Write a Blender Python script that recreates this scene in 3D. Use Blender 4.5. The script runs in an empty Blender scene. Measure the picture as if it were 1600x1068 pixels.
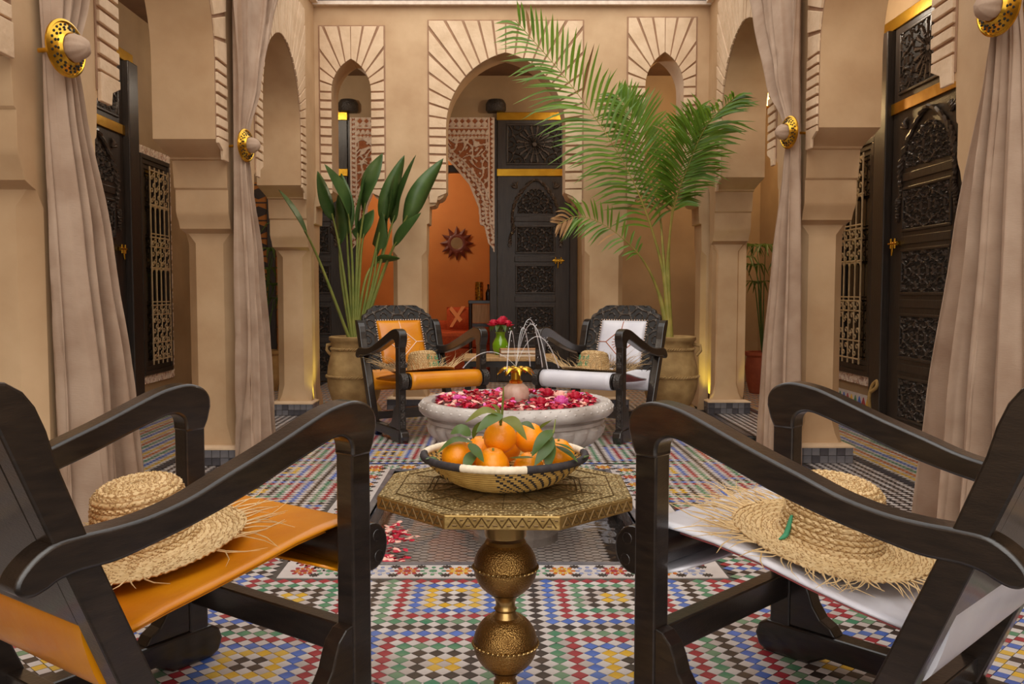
import bpy, bmesh, math, random
from mathutils import Vector, Matrix, Euler
random.seed(7)
SC = bpy.context.scene
COL = SC.collection
PI = math.pi

# ---------------------------------------------------------------- camera
cam_data = bpy.data.cameras.new('camera')
cam = bpy.data.objects.new('camera', cam_data)
COL.objects.link(cam)
cam.location = (0, 0, 1.0)
cam.rotation_euler = (PI / 2 - math.atan(78 / 1350.0), 0, 0)
cam_data.sensor_width = 36.0
cam_data.lens = 1350.0 / 1600.0 * 36.0
cam_data.shift_x = 23.0 / 1600.0
cam_data.clip_start = 0.05
SC.camera = cam

# ---------------------------------------------------------------- sky and sun (soft light falling into the open courtyard)
world = bpy.data.worlds.new('sky')
SC.world = world
world.use_nodes = True
wn = world.node_tree.nodes
wn['Background'].inputs['Color'].default_value = (1.0, 0.965, 0.925, 1)
wn['Background'].inputs['Strength'].default_value = 1.0
sun_data = bpy.data.lights.new('sun', 'SUN')
sun_data.energy = 1.3
sun_data.angle = math.radians(70)
sun_data.color = (1.0, 0.95, 0.87)
sun = bpy.data.objects.new('sun', sun_data)
sun.rotation_euler = (math.radians(42), math.radians(3), 0)
COL.objects.link(sun)

vs = SC.view_settings
vs.view_transform = 'Standard'
vs.look = 'None'
vs.gamma = 1.0
vs.use_curve_mapping = False
vs.exposure = 0.6

# ---------------------------------------------------------------- materials
def srgb(r, g, b):
    def f(c):
        c /= 255.0
        return c / 12.92 if c <= 0.04045 else ((c + 0.055) / 1.055) ** 2.4
    return (f(r), f(g), f(b), 1)

def material(name, col, rough=0.6, metal=0.0, col2=None, scale=6.0, detail=6, bump=0.0, bscale=60.0,
             coat=0.0, spec=0.5, stretch=None, trans=0.0, wave=None, voro=None, emit=None):
    m = bpy.data.materials.new(name)
    m.use_nodes = True
    nt = m.node_tree
    b = nt.nodes['Principled BSDF']
    b.inputs['Base Color'].default_value = col
    b.inputs['Roughness'].default_value = rough
    b.inputs['Metallic'].default_value = metal
    b.inputs['Coat Weight'].default_value = coat
    b.inputs['Coat Roughness'].default_value = 0.15
    b.inputs['Specular IOR Level'].default_value = spec
    if trans:
        b.inputs['Transmission Weight'].default_value = trans
    if emit:
        b.inputs['Emission Color'].default_value = emit[0]
        b.inputs['Emission Strength'].default_value = emit[1]
    tc = nt.nodes.new('ShaderNodeTexCoord')
    vec = tc.outputs['Object']
    if stretch:
        mp = nt.nodes.new('ShaderNodeMapping')
        mp.inputs['Scale'].default_value = stretch
        nt.links.new(vec, mp.inputs['Vector'])
        vec = mp.outputs['Vector']
    if col2:
        n = nt.nodes.new('ShaderNodeTexNoise')
        n.inputs['Scale'].default_value = scale
        n.inputs['Detail'].default_value = detail
        nt.links.new(vec, n.inputs['Vector'])
        r = nt.nodes.new('ShaderNodeValToRGB')
        r.color_ramp.elements[0].position = 0.32
        r.color_ramp.elements[1].position = 0.68
        r.color_ramp.elements[0].color = col
        r.color_ramp.elements[1].color = col2
        nt.links.new(n.outputs['Fac'], r.inputs['Fac'])
        nt.links.new(r.outputs['Color'], b.inputs['Base Color'])
    if bump:
        if wave:
            n = nt.nodes.new('ShaderNodeTexWave')
            n.inputs['Scale'].default_value = wave
            n.inputs['Distortion'].default_value = 2.0
            n.inputs['Detail'].default_value = 3
        elif voro:
            n = nt.nodes.new('ShaderNodeTexVoronoi')
            n.inputs['Scale'].default_value = voro
        else:
            n = nt.nodes.new('ShaderNodeTexNoise')
            n.inputs['Scale'].default_value = bscale
            n.inputs['Detail'].default_value = 5
        nt.links.new(vec, n.inputs['Vector'])
        bp = nt.nodes.new('ShaderNodeBump')
        bp.inputs['Strength'].default_value = bump
        bp.inputs['Distance'].default_value = 0.01
        nt.links.new(n.outputs['Distance' if voro else 'Fac'], bp.inputs['Height'])
        nt.links.new(bp.outputs['Normal'], b.inputs['Normal'])
    return m

M = {}
M['plaster'] = material('beige_tadelakt', srgb(206, 172, 132), 0.62, col2=srgb(184, 147, 107), scale=3.0, detail=12, bump=0.25, bscale=9)
M['plaster_light'] = material('carved_plaster', srgb(228, 198, 164), 0.7, col2=srgb(208, 176, 140), scale=7, bump=0.3, bscale=40)
M['groove'] = material('plaster_groove', srgb(172, 134, 104), 0.8, col2=srgb(152, 116, 88), scale=12)
M['ochre'] = material('ochre_gallery_plaster', srgb(176, 148, 112), 0.65, col2=srgb(154, 126, 92), scale=2.0, detail=8, bump=0.2, bscale=9)
M['orange_wall'] = material('orange_room_plaster', srgb(190, 122, 54), 0.7, col2=srgb(176, 108, 44), scale=2.5, detail=8)
M['stucco'] = material('white_stucco', srgb(232, 214, 196), 0.75, col2=srgb(214, 190, 170), scale=30)
M['rust'] = material('rust_ground', srgb(150, 84, 48), 0.85, col2=srgb(172, 108, 66), scale=30)
M['lilac'] = material('pinkish_carved_plaster', srgb(206, 176, 160), 0.8, col2=srgb(180, 146, 130), scale=40)
M['ceiling'] = material('gallery_ceiling', srgb(120, 84, 54), 0.8, col2=srgb(100, 70, 44), scale=4)
M['wood'] = material('black_lacquered_wood', srgb(25, 20, 18), 0.30, col2=srgb(42, 33, 27), scale=5, detail=8, bump=0.10, bscale=30,
                     stretch=(3, 3, 14), coat=0.5)
M['carved'] = material('carved_black_wood', srgb(44, 38, 34), 0.45, col2=srgb(62, 54, 48), scale=30, bump=0.5, voro=90)
M['doorwood'] = material('dark_door_wood', srgb(62, 53, 46), 0.36, col2=srgb(46, 39, 34), scale=6, detail=8, bump=0.15, bscale=30, stretch=(10, 10, 1))
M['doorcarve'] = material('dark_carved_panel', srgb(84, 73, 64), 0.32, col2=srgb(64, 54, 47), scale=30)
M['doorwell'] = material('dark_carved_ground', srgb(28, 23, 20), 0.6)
M['engraving'] = material('dark_engraving', srgb(104, 80, 44), 0.5, 0.6)
M['mahogany'] = material('dark_mahogany', srgb(104, 44, 24), 0.5, col2=srgb(84, 32, 18), scale=8)
M['brass'] = material('polished_brass_band', srgb(206, 160, 52), 0.32, 0.9, col2=srgb(186, 138, 40), scale=8, bump=0.15, bscale=25)
M['gold'] = material('gilded_brass', srgb(222, 174, 62), 0.25, 1.0)
M['bronze'] = material('hammered_bronze', srgb(168, 132, 76), 0.33, 0.9, col2=srgb(124, 90, 46), scale=14, bump=0.28, voro=300)
M['bronze_smooth'] = material('smooth_bronze', srgb(172, 142, 90), 0.3, 0.95)
M['tray'] = material('engraved_brass_tray', srgb(186, 164, 118), 0.42, 0.85, col2=srgb(156, 130, 84), scale=40, bump=0.8, voro=110)
M['tray_rim'] = material('brass_tray_rim', srgb(178, 148, 92), 0.38, 0.85, col2=srgb(150, 118, 66), scale=12, bump=0.2, bscale=50)
M['leather_orange'] = material('saffron_leather', srgb(226, 146, 14), 0.34, col2=srgb(208, 122, 12), scale=5, detail=7, bump=0.15, bscale=30, coat=0.15)
M['leather_white'] = material('white_leather', srgb(232, 230, 236), 0.36, col2=srgb(214, 212, 222), scale=5, bump=0.15, bscale=30, coat=0.15)
M['leather_pink'] = material('pink_leather_underside', srgb(176, 92, 92), 0.6)
M['stitch_white'] = material('pale_stitching', srgb(246, 214, 190), 0.7)
M['stitch_brown'] = material('copper_stitching', srgb(176, 96, 52), 0.7)
M['straw'] = material('woven_straw', srgb(226, 196, 146), 0.6, col2=srgb(204, 168, 114), scale=60)
M['straw_dark'] = material('dark_straw', srgb(176, 136, 84), 0.7, col2=srgb(150, 112, 66), scale=60)
M['green_thread'] = material('green_embroidery', srgb(70, 150, 110), 0.8)
M['marble'] = material('grey_white_marble', srgb(212, 204, 198), 0.35, col2=srgb(164, 152, 144), scale=7, detail=12, bump=0.2, bscale=40)
M['marble_pink'] = material('rosy_marble', srgb(222, 190, 172), 0.35, col2=srgb(190, 152, 132), scale=20, detail=8)
M['terracotta'] = material('weathered_clay', srgb(186, 152, 98), 0.8, col2=srgb(146, 112, 66), scale=9, detail=9, bump=0.5, bscale=25)
M['soil'] = material('soil', srgb(58, 42, 30), 0.95)
M['orange'] = material('mandarin_peel', srgb(252, 158, 12), 0.36, col2=srgb(244, 138, 6), scale=12, bump=0.10, bscale=260)
M['leaf'] = material('green_leaf', srgb(92, 118, 60), 0.42, col2=srgb(66, 94, 46), scale=9, spec=0.5)
M['leaf_dry'] = material('olive_citrus_leaf', srgb(128, 134, 60), 0.5, col2=srgb(92, 108, 40), scale=12)
M['leaf_palm'] = material('palm_green', srgb(112, 146, 48), 0.4, col2=srgb(76, 114, 34), scale=5)
M['leaf_brown'] = material('dried_palm_tip', srgb(150, 110, 66), 0.7)
M['stem'] = material('leaf_stem', srgb(140, 140, 66), 0.5, col2=srgb(104, 116, 50), scale=8)
M['stem_yellow'] = material('palm_stem', srgb(176, 156, 78), 0.5, col2=srgb(128, 128, 54), scale=8)
M['petal_red'] = material('crimson_petal', srgb(206, 14, 58), 0.55, col2=srgb(172, 6, 40), scale=30)
M['petal_pink'] = material('pink_petal', srgb(222, 70, 160), 0.55, col2=srgb(236, 120, 190), scale=30)
M['petal_pale'] = material('blush_petal', srgb(246, 178, 160), 0.55, col2=srgb(250, 206, 190), scale=30)
M['fabric_red'] = material('rust_sofa_cloth', srgb(190, 84, 34), 0.85, col2=srgb(166, 66, 26), scale=40)
M['fabric_peach'] = material('peach_cushion_cloth', srgb(226, 150, 92), 0.85)
M['mirror'] = material('mirror_glass', srgb(230, 230, 226), 0.04, 1.0)
M['candle_gold'] = material('gold_mosaic_glass', srgb(196, 140, 30), 0.3, 0.6, col2=srgb(60, 20, 8), scale=40)
M['grille'] = material('pale_wrought_iron', srgb(196, 170, 132), 0.55, col2=srgb(172, 146, 110), scale=20)
M['pane'] = material('dark_window_glass', srgb(22, 16, 12), 0.08)
M['rope'] = material('rope', srgb(176, 142, 84), 0.8)
M['white_coil'] = material('white_coil', srgb(240, 226, 202), 0.8, col2=srgb(222, 206, 178), scale=80)
M['black_coil'] = material('black_coil', srgb(38, 33, 36), 0.7, col2=srgb(56, 50, 52), scale=80)
M['reed'] = material('yellow_reed', srgb(208, 172, 98), 0.6, col2=srgb(180, 142, 70), scale=40)
M['book'] = material('book_cloth', srgb(176, 128, 88), 0.7)
M['paper'] = material('paper', srgb(232, 214, 190), 0.8)
M['table_wood'] = material('pale_table_wood', srgb(186, 146, 96), 0.5, col2=srgb(160, 120, 74), scale=6, stretch=(12, 1, 1))
M['vase_green'] = material('green_glaze', srgb(118, 160, 24), 0.12, col2=srgb(96, 138, 14), scale=6, coat=0.5)
M['lamp_metal'] = material('lantern_metal', srgb(120, 84, 40), 0.4, 0.9)
M['lamp_glass'] = material('amber_lit_glass', srgb(255, 190, 90), 0.3, emit=((1.0, 0.55, 0.14, 1), 6.0))
M['fixture'] = material('black_fixture', srgb(30, 30, 30), 0.5)
M['grout'] = material('dark_grout', srgb(92, 82, 74), 0.8, col2=srgb(70, 62, 56), scale=30)
M['red_clay'] = material('red_clay_jar', srgb(166, 84, 52), 0.7, col2=srgb(140, 64, 40), scale=12)
def glaze(name, c, c2, r=0.28):
    return material(name, srgb(*c), r, col2=srgb(*c2), scale=11, detail=3)
M['t_white'] = glaze('white_zellige', (220, 212, 208), (202, 191, 186))
M['t_black'] = glaze('black_zellige', (54, 46, 44), (72, 60, 54))
M['t_green'] = glaze('green_zellige', (52, 128, 98), (108, 148, 112))
M['t_red'] = glaze('red_zellige', (150, 44, 56), (172, 58, 66))
M['t_blue'] = glaze('blue_zellige', (66, 96, 172), (92, 124, 206))
M['t_yellow'] = glaze('yellow_zellige', (216, 166, 22), (226, 182, 70))
M['t_orange'] = glaze('orange_zellige', (206, 120, 40), (190, 98, 30))
M['t_white2'] = glaze('grey_white_zellige', (200, 188, 182), (184, 171, 165))
M['t_black2'] = glaze('brown_black_zellige', (84, 68, 58), (66, 54, 48))
M['t_green2'] = glaze('sage_zellige', (122, 150, 120), (104, 138, 106))
M['t_red2'] = glaze('rose_zellige', (172, 62, 70), (150, 50, 58))
M['t_blue2'] = glaze('pale_blue_zellige', (96, 124, 196), (84, 108, 170))
M['t_yellow2'] = glaze('straw_zellige', (222, 184, 84), (210, 168, 60))
M['t_orange2'] = glaze('rust_zellige', (176, 92, 40), (190, 108, 48))
M['t_slate'] = glaze('slate_plinth_tile', (96, 94, 100), (122, 118, 120), 0.25)
M['t_slate_dark'] = glaze('dark_slate_plinth_tile', (62, 60, 66), (84, 80, 84), 0.25)
M['t_bluegrey'] = glaze('blue_grey_zellige', (128, 138, 178), (150, 158, 190))

# linen curtain: diffuse with a little light passing through and a visible weave
def linen():
    m = material('beige_linen', srgb(200, 172, 148), 0.85, col2=srgb(176, 146, 122), scale=8, detail=10)
    nt = m.node_tree
    b = nt.nodes['Principled BSDF']
    out = nt.nodes['Material Output']
    tr = nt.nodes.new('ShaderNodeBsdfTranslucent')
    tr.inputs['Color'].default_value = srgb(206, 176, 146)
    mix = nt.nodes.new('ShaderNodeMixShader')
    mix.inputs['Fac'].default_value = 0.18
    nt.links.new(b.outputs[0], mix.inputs[1])
    nt.links.new(tr.outputs[0], mix.inputs[2])
    nt.links.new(mix.outputs[0], out.inputs['Surface'])
    tc = nt.nodes.new('ShaderNodeTexCoord')
    bp = nt.nodes.new('ShaderNodeBump')
    bp.inputs['Strength'].default_value = 0.25
    bp.inputs['Distance'].default_value = 0.004
    mp = nt.nodes.new('ShaderNodeMapping')
    mp.inputs['Scale'].default_value = (60, 60, 260)
    n = nt.nodes.new('ShaderNodeTexNoise')
    n.inputs['Scale'].default_value = 1.0
    n.inputs['Detail'].default_value = 3
    nt.links.new(tc.outputs['Object'], mp.inputs['Vector'])
    nt.links.new(mp.outputs['Vector'], n.inputs['Vector'])
    nt.links.new(n.outputs['Fac'], bp.inputs['Height'])
    nt.links.new(bp.outputs['Normal'], b.inputs['Normal'])
    return m
M['linen'] = linen()
# leaves let some light through
for nm, tc_ in (('leaf', (120, 150, 60)), ('leaf_palm', (150, 180, 60)), ('leaf_dry', (170, 170, 80))):
    nt = M[nm].node_tree
    tr = nt.nodes.new('ShaderNodeBsdfTranslucent'); tr.inputs['Color'].default_value = srgb(*tc_)
    mx = nt.nodes.new('ShaderNodeMixShader'); mx.inputs['Fac'].default_value = 0.3
    nt.links.new(nt.nodes['Principled BSDF'].outputs[0], mx.inputs[1]); nt.links.new(tr.outputs[0], mx.inputs[2])
    nt.links.new(mx.outputs[0], nt.nodes['Material Output'].inputs['Surface'])

def clear_water(name, tint, refl, rough, white=0.0):
    m = bpy.data.materials.new(name)
    m.use_nodes = True
    nt = m.node_tree
    nt.nodes.remove(nt.nodes['Principled BSDF'])
    out = nt.nodes['Material Output']
    t = nt.nodes.new('ShaderNodeBsdfTransparent')
    t.inputs['Color'].default_value = tint
    g = nt.nodes.new('ShaderNodeBsdfGlossy')
    g.inputs['Roughness'].default_value = rough
    if white:
        g = nt.nodes.new('ShaderNodeBsdfDiffuse')
        g.inputs['Color'].default_value = (0.95, 0.95, 0.95, 1)
    mix = nt.nodes.new('ShaderNodeMixShader')
    if white:
        mix.inputs['Fac'].default_value = white
    else:
        fr = nt.nodes.new('ShaderNodeFresnel')
        fr.inputs['IOR'].default_value = refl
        n = nt.nodes.new('ShaderNodeTexNoise')
        n.inputs['Scale'].default_value = 9
        bp = nt.nodes.new('ShaderNodeBump')
        bp.inputs['Strength'].default_value = 0.15
        bp.inputs['Distance'].default_value = 0.02
        nt.links.new(n.outputs['Fac'], bp.inputs['Height'])
        nt.links.new(bp.outputs['Normal'], g.inputs['Normal'])
        nt.links.new(bp.outputs['Normal'], fr.inputs['Normal'])
        nt.links.new(fr.outputs[0], mix.inputs['Fac'])
    nt.links.new(t.outputs[0], mix.inputs[1])
    nt.links.new(g.outputs[0], mix.inputs[2])
    nt.links.new(mix.outputs[0], out.inputs['Surface'])
    return m
M['water'] = clear_water('still_water', (0.86, 0.84, 0.82, 1), 1.33, 0.03)
M['jet'] = clear_water('water_jet', (1, 1, 1, 1), 1.33, 0.1, 0.30)

# ---------------------------------------------------------------- helpers
class MB:
    """collects vertices and faces, links them as ONE mesh object"""
    def __init__(s):
        s.v = []; s.f = []; s.m = []
    def add(s, verts, faces, mi=0):
        o = len(s.v)
        s.v += [tuple(p) for p in verts]
        s.f += [tuple(i + o for i in f) for f in faces]
        s.m += [mi] * len(faces)
    def box(s, x0, x1, y0, y1, z0, z1, mi=0, T=None):
        p = [(x, y, z) for z in (z0, z1) for (x, y) in ((x0, y0), (x1, y0), (x1, y1), (x0, y1))]
        if T: p = [T(*q) for q in p]
        s.add(p, [(0, 3, 2, 1), (4, 5, 6, 7), (0, 1, 5, 4), (1, 2, 6, 5), (2, 3, 7, 6), (3, 0, 4, 7)], mi)
    def prism(s, poly, a, b, T, mi=0):
        """poly: list of (p,q); T(p,q,r) -> xyz ; extruded from r=a to r=b"""
        n = len(poly)
        v = [T(p, q, a) for p, q in poly] + [T(p, q, b) for p, q in poly]
        f = [tuple(range(n)), tuple(reversed(range(n, 2 * n)))]
        f += [(i, i + n, (i + 1) % n + n, (i + 1) % n) for i in range(n)]
        s.add(v, f, mi)
    def loft(s, rings, caps=True, closed=True, mi=0):
        n = len(rings[0]); v = []; f = []
        for r in rings: v += list(r)
        for k in range(len(rings) - 1):
            for i in range(n if closed else n - 1):
                j = (i + 1) % n
                f.append((k * n + i, k * n + j, (k + 1) * n + j, (k + 1) * n + i))
        if caps and closed:
            f.append(tuple(reversed(range(n))))
            f.append(tuple(range((len(rings) - 1) * n, len(rings) * n)))
        s.add(v, f, mi)
    def lathe(s, prof, n=48, mod=None, mi=0, c=(0, 0, 0), caps=True):
        rings = []
        for (r, z) in prof:
            ring = []
            for i in range(n):
                a = 2 * PI * i / n
                rr = r * (mod(a, z) if mod else 1.0)
                ring.append((c[0] + rr * math.cos(a), c[1] + rr * math.sin(a), c[2] + z))
            rings.append(ring)
        s.loft(rings, caps, True, mi)
    def tube(s, path, r, n=8, mi=0, caps=True):
        path = [Vector(p) for p in path]
        rings = []
        up = Vector((0, 0, 1))
        t0 = (path[1] - path[0]).normalized()
        if abs(t0.dot(up)) > 0.95: up = Vector((1, 0, 0))
        for k, p in enumerate(path):
            t = (path[min(k + 1, len(path) - 1)] - path[max(k - 1, 0)]).normalized()
            a = t.cross(up)
            if a.length < 1e-5: a = t.cross(Vector((0, 1, 0)))
            a.normalize()
            b = t.cross(a).normalized()
            up = -b if False else a.cross(t)
            rr = r[k] if isinstance(r, (list, tuple)) else r
            rings.append([tuple(p + a * (rr * math.cos(2 * PI * i / n)) + b * (rr * math.sin(2 * PI * i / n))) for i in range(n)])
        s.loft(rings, caps, True, mi)
    def build(s, name, mats, parent=None, smooth=None, bevel=0.0, loc=None, kind=None, sub=0, solid=0.0):
        me = mesh_of(s, name, mats, smooth)
        return place(me, name, parent, bevel, loc, kind, sub, solid)

def mesh_of(mb, name, mats, smooth=None):
    me = bpy.data.meshes.new(name)
    me.from_pydata(mb.v, [], mb.f)
    if not isinstance(mats, (list, tuple)): mats = [mats]
    for mm in mats: me.materials.append(M[mm] if isinstance(mm, str) else mm)
    if len(mats) > 1: me.polygons.foreach_set('material_index', mb.m)
    bm = bmesh.new(); bm.from_mesh(me)
    bmesh.ops.recalc_face_normals(bm, faces=bm.faces)
    bm.to_mesh(me); bm.free()
    if smooth is not None:
        me.polygons.foreach_set('use_smooth', [True] * len(me.polygons))
        me.set_sharp_from_angle(angle=math.radians(smooth))
    me.update()
    return me

def place(me, name, parent=None, bevel=0.0, loc=None, kind=None, sub=0, solid=0.0):
    o = bpy.data.objects.new(name, me)
    COL.objects.link(o)
    if parent: o.parent = parent
    if loc: o.location = loc
    if kind: o['kind'] = kind
    if solid:
        q = o.modifiers.new('thickness', 'SOLIDIFY'); q.thickness = solid; q.offset = 0
    if bevel:
        q = o.modifiers.new('bevel', 'BEVEL'); q.width = bevel; q.segments = 2
        q.limit_method = 'ANGLE'; q.angle_limit = math.radians(40)
    if sub:
        q = o.modifiers.new('subdivision', 'SUBSURF'); q.levels = sub; q.render_levels = sub
    return o

def face_up(o):
    if sum(q.normal.z for q in o.data.polygons) < 0: o.data.flip_normals()
    return o

def tag(o, label=None, cat=None, group=None, kind=None):
    if label: o['label'] = label
    if cat: o['category'] = cat
    if group: o['group'] = group
    if kind: o['kind'] = kind
    return o

def thing(name, label, cat, loc=(0, 0, 0), rz=0.0, group=None, kind=None, rot=None):
    o = bpy.data.objects.new(name, None)
    COL.objects.link(o)
    o.empty_display_size = 0.1
    o.location = loc
    o.rotation_euler = rot if rot else (0, 0, rz)
    return tag(o, label, cat, group, kind)

def copy_tree(o, parent=None):
    c = o.copy()
    COL.objects.link(c)
    c.parent = parent
    for ch in list(o.children): copy_tree(ch, c)
    return c

def smoothstep(a, b, x):
    t = min(1, max(0, (x - a) / (b - a)))
    return t * t * (3 - 2 * t)

def curve_pts(pts, n):
    """Catmull-Rom through pts"""
    P = [Vector(p) for p in pts]
    P = [P[0] * 2 - P[1]] + P + [P[-1] * 2 - P[-2]]
    out = []
    seg = len(P) - 3
    for k in range(n + 1):
        t = k / n * seg
        i = min(int(t), seg - 1); u = t - i
        a, b, c, d = P[i:i + 4]
        out.append(0.5 * ((2 * b) + (c - a) * u + (2 * a - 5 * b + 4 * c - d) * u * u + (3 * b - a - 3 * c + d) * u ** 3))
    return out

# ================================================================ THE SETTING
XL, XR, YB = -1.52, 1.76, 7.30          # courtyard faces of the three arcades
GL, GR, GB = -3.08, 2.90, 9.60          # gallery walls behind them
ZT = 3.36                               # underside of the cornice / gallery ceiling
BX0, BX1, BY0, BY1 = -0.575, 0.605, 3.15, 4.80     # sunken basin
OX0, OX1, OY0, OY1 = -0.775, 0.812, 2.979, 4.975   # its star-patterned border

# ---------------------------------------------------------------- floor
def rects_around(X0, X1, Y0, Y1, a0, a1, b0, b1):
    return [(X0, X1, Y0, b0), (X0, X1, b1, Y1), (X0, a0, b0, b1), (a1, X1, b0, b1)]
mb = MB()
for r in rects_around(GL - .1, GR + .1, -2.2, GB + .15, BX0, BX1, BY0, BY1): mb.box(*r, -0.2, -0.0035)
floor = tag(mb.build('floor', 'grout'), 'courtyard floor of small diamond mosaic tiles in coloured nested squares', 'floor', kind='structure')

TX, TY = 0.048, 0.046
CXA, CYA = -0.1437, 2.783
TILE_MATS = ['t_white', 't_black', 't_green', 't_red', 't_blue', 't_yellow', 't_orange']
TILE_MATS += [q + '2' for q in TILE_MATS]
RING_A = {0: 1, 1: 5, 2: 4, 3: 3, 4: 2}
RING_B = {0: 5, 1: 1, 2: 2, 3: 3, 4: 4}
def tile_colour(i, j, x, y):
    if XL + .02 < x < XR - .02 and y < YB:
        bi, bj = i // 11, j // 11
        ii, jj = i % 11, j % 11
        if ii == 0 or jj == 0: return 1
        k = int(max(abs(ii - 5.5), abs(jj - 5.5)))
        return (RING_A if (bi + bj) % 2 == 0 else RING_B)[k]
    if XL - .38 < x < XR + .38 and y < YB + .34: return 1
    return (6, 2, 4, 5)[(i if y < 7.5 else j) % 4]
def in_rect(x, y, r): return r[0] < x < r[1] and r[2] < y < r[3]
DARKBANDS = [(XR - .02, XR + .02, 1.2, YB), (XL - .02, XL + .02, 1.2, YB), (XR + .38, XR + .42, 1.2, GB), (XL - .42, XL - .38, 1.2, GB),
             (XL - .02, XR + .02, YB - .02, YB + .02)]
unit = []
for mi, mm in enumerate(TILE_MATS):
    t = MB()
    a, b = TX / 2 - .0012, TY / 2 - .0012
    rings = [[(-a * k, 0, z), (0, -b * k, z), (a * k, 0, z), (0, b * k, z)] for (k, z) in ((1.0, -.005), (1.0, -.0008), (0.96, 0.0))]
    t.loft(rings[:2] + rings[2:], caps=True)
    unit.append(mesh_of(t, 'tile', mm))
cand = []; rest = MB()
i0, i1 = int((GL - CXA) / TX) - 8, int((GR - CXA) / TX) + 8
j1 = int((CYA - 1.25) / TY) + 6; j0 = int((CYA - GB) / TY) - 2
for i in range(i0, i1):
    for j in range(j0, j1):
        for half in (0, 1):
            x = CXA + (i - 5.5 + half * .5) * TX
            y = CYA - (j - 5.5 + half * .5) * TY
            if not (GL + .02 < x < GR - .02 and 1.2 < y < GB - .03): continue
            if in_rect(x, y, (OX0 - .018, OX1 + .018, OY0 - .018, OY1 + .018)): continue
            if any(in_rect(x, y, (r[0] - .012, r[1] + .012, r[2] - .012, r[3] + .012)) for r in DARKBANDS): continue
            c = 0 if half else tile_colour(i, j, x, y)
            if random.random() < .3: c += 7
            dep = y * .9983 + .0577
            px = 777 + 1350 * x / dep
            if 2.17 < y < 2.62 and 330 < px < 1190: cand.append((y, x, c))
            else:
                a, b = TX / 2 - .0012, TY / 2 - .0012
                dz = random.uniform(-.0006, .0002)
                rest.add([(x - a, y, dz), (x, y - b, dz), (x + a, y, dz), (x, y + b, dz)], [(0, 1, 2, 3)], c)
cand.sort()
for (y, x, c) in cand[:300]:
    o = place(unit[c], 'tile', floor, loc=(x, y, random.uniform(-.0006, .0003)))
for (y, x, c) in cand[300:]:
    a, b = TX / 2 - .0012, TY / 2 - .0012
    rest.add([(x - a, y, 0), (x, y - b, 0), (x + a, y, 0), (x, y + b, 0)], [(0, 1, 2, 3)], c)
rest.build('mosaic_tiles', TILE_MATS, floor, kind='stuff')
mb = MB()
for r in DARKBANDS: mb.box(*r, -.003, .0005)
mb.build('dark_band', 't_slate_dark', floor)

# star border around the basin
mb = MB()
for r in rects_around(OX0, OX1, OY0, OY1, BX0 - .03, BX1 + .03, BY0 - .03, BY1 + .03): mb.box(*r, -.004, -.0005)
mb.build('border_bed', 't_white', floor)
def rosette(c1, c2, R):
    m = MB()
    def blob(cx, cy, rx, ry, a, mi, n=6, z=.0012):
        ca, sa = math.cos(a), math.sin(a)
        pts = [(cx + rx * math.cos(2 * PI * k / n) * ca - ry * math.sin(2 * PI * k / n) * sa,
                cy + rx * math.cos(2 * PI * k / n) * sa + ry * math.sin(2 * PI * k / n) * ca) for k in range(n)]
        m.add([(p[0], p[1], z) for p in pts] + [(p[0], p[1], -.001) for p in pts],
              [tuple(range(n))] + [(k, k + n, (k + 1) % n + n, (k + 1) % n) for k in range(n)], mi)
    blob(0, 0, .30 * R, .30 * R, 0, 0, 8)
    for k in range(8):
        a = 2 * PI * k / 8 + PI / 8
        blob(.52 * R * math.cos(a), .52 * R * math.sin(a), .22 * R, .16 * R, a, 1, 4)
        a += PI / 8
        blob(.80 * R * math.cos(a), .80 * R * math.sin(a), .20 * R, .17 * R, a, 0, 6)
    return mesh_of(m, 'rosette', [c1, c2])
ROS = [rosette('t_red', 't_orange', .049), rosette('t_green', 't_white', .049), rosette('t_orange', 't_yellow', .049), rosette('t_bluegrey', 't_white', .049)]
ROSB = rosette('t_black', 't_black', .019)
P_ = 0.0929
def ros_row(x0, y0, dx, dy, n):
    for k in range(n):
        x, y = x0 + dx * k, y0 + dy * k
        place(ROS[(0, 1, 2, 3)[k % 4]], 'rosette', floor, loc=(x, y, 0))
        for s in (-.046, .046):
            place(ROSB, 'small_rosette', floor, loc=(x + dx * .5 + (s if dy else 0), y + dy * .5 + (0 if dy else s), 0))
ros_row(OX0 + .08, 3.052, P_, 0, 16)
ros_row(OX0 + .08, 4.895, P_, 0, 16)
ros_row(-.69, 3.052 + P_, 0, P_, 19)
ros_row(.723, 3.052 + P_, 0, P_, 19)

# ---------------------------------------------------------------- sunken basin
ZB = -0.16
mb = MB()
mb.box(BX0 - .02, BX1 + .02, BY0 - .02, BY1 + .02, ZB - .04, ZB)
for r in rects_around(BX0 - .02, BX1 + .02, BY0 - .02, BY1 + .02, BX0, BX1, BY0, BY1): mb.box(*r, ZB, -.012)
basin = tag(mb.build('floor_basin', 'grout'), 'sunken rectangular water basin with black and white mosaic bottom', 'basin', kind='structure')
mb = MB()
for r in rects_around(BX0 - .03, BX1 + .03, BY0 - .03, BY1 + .03, BX0, BX1, BY0, BY1): mb.box(*r, -.012, .003)
mb.build('basin_kerb', 't_slate', basin)
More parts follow.
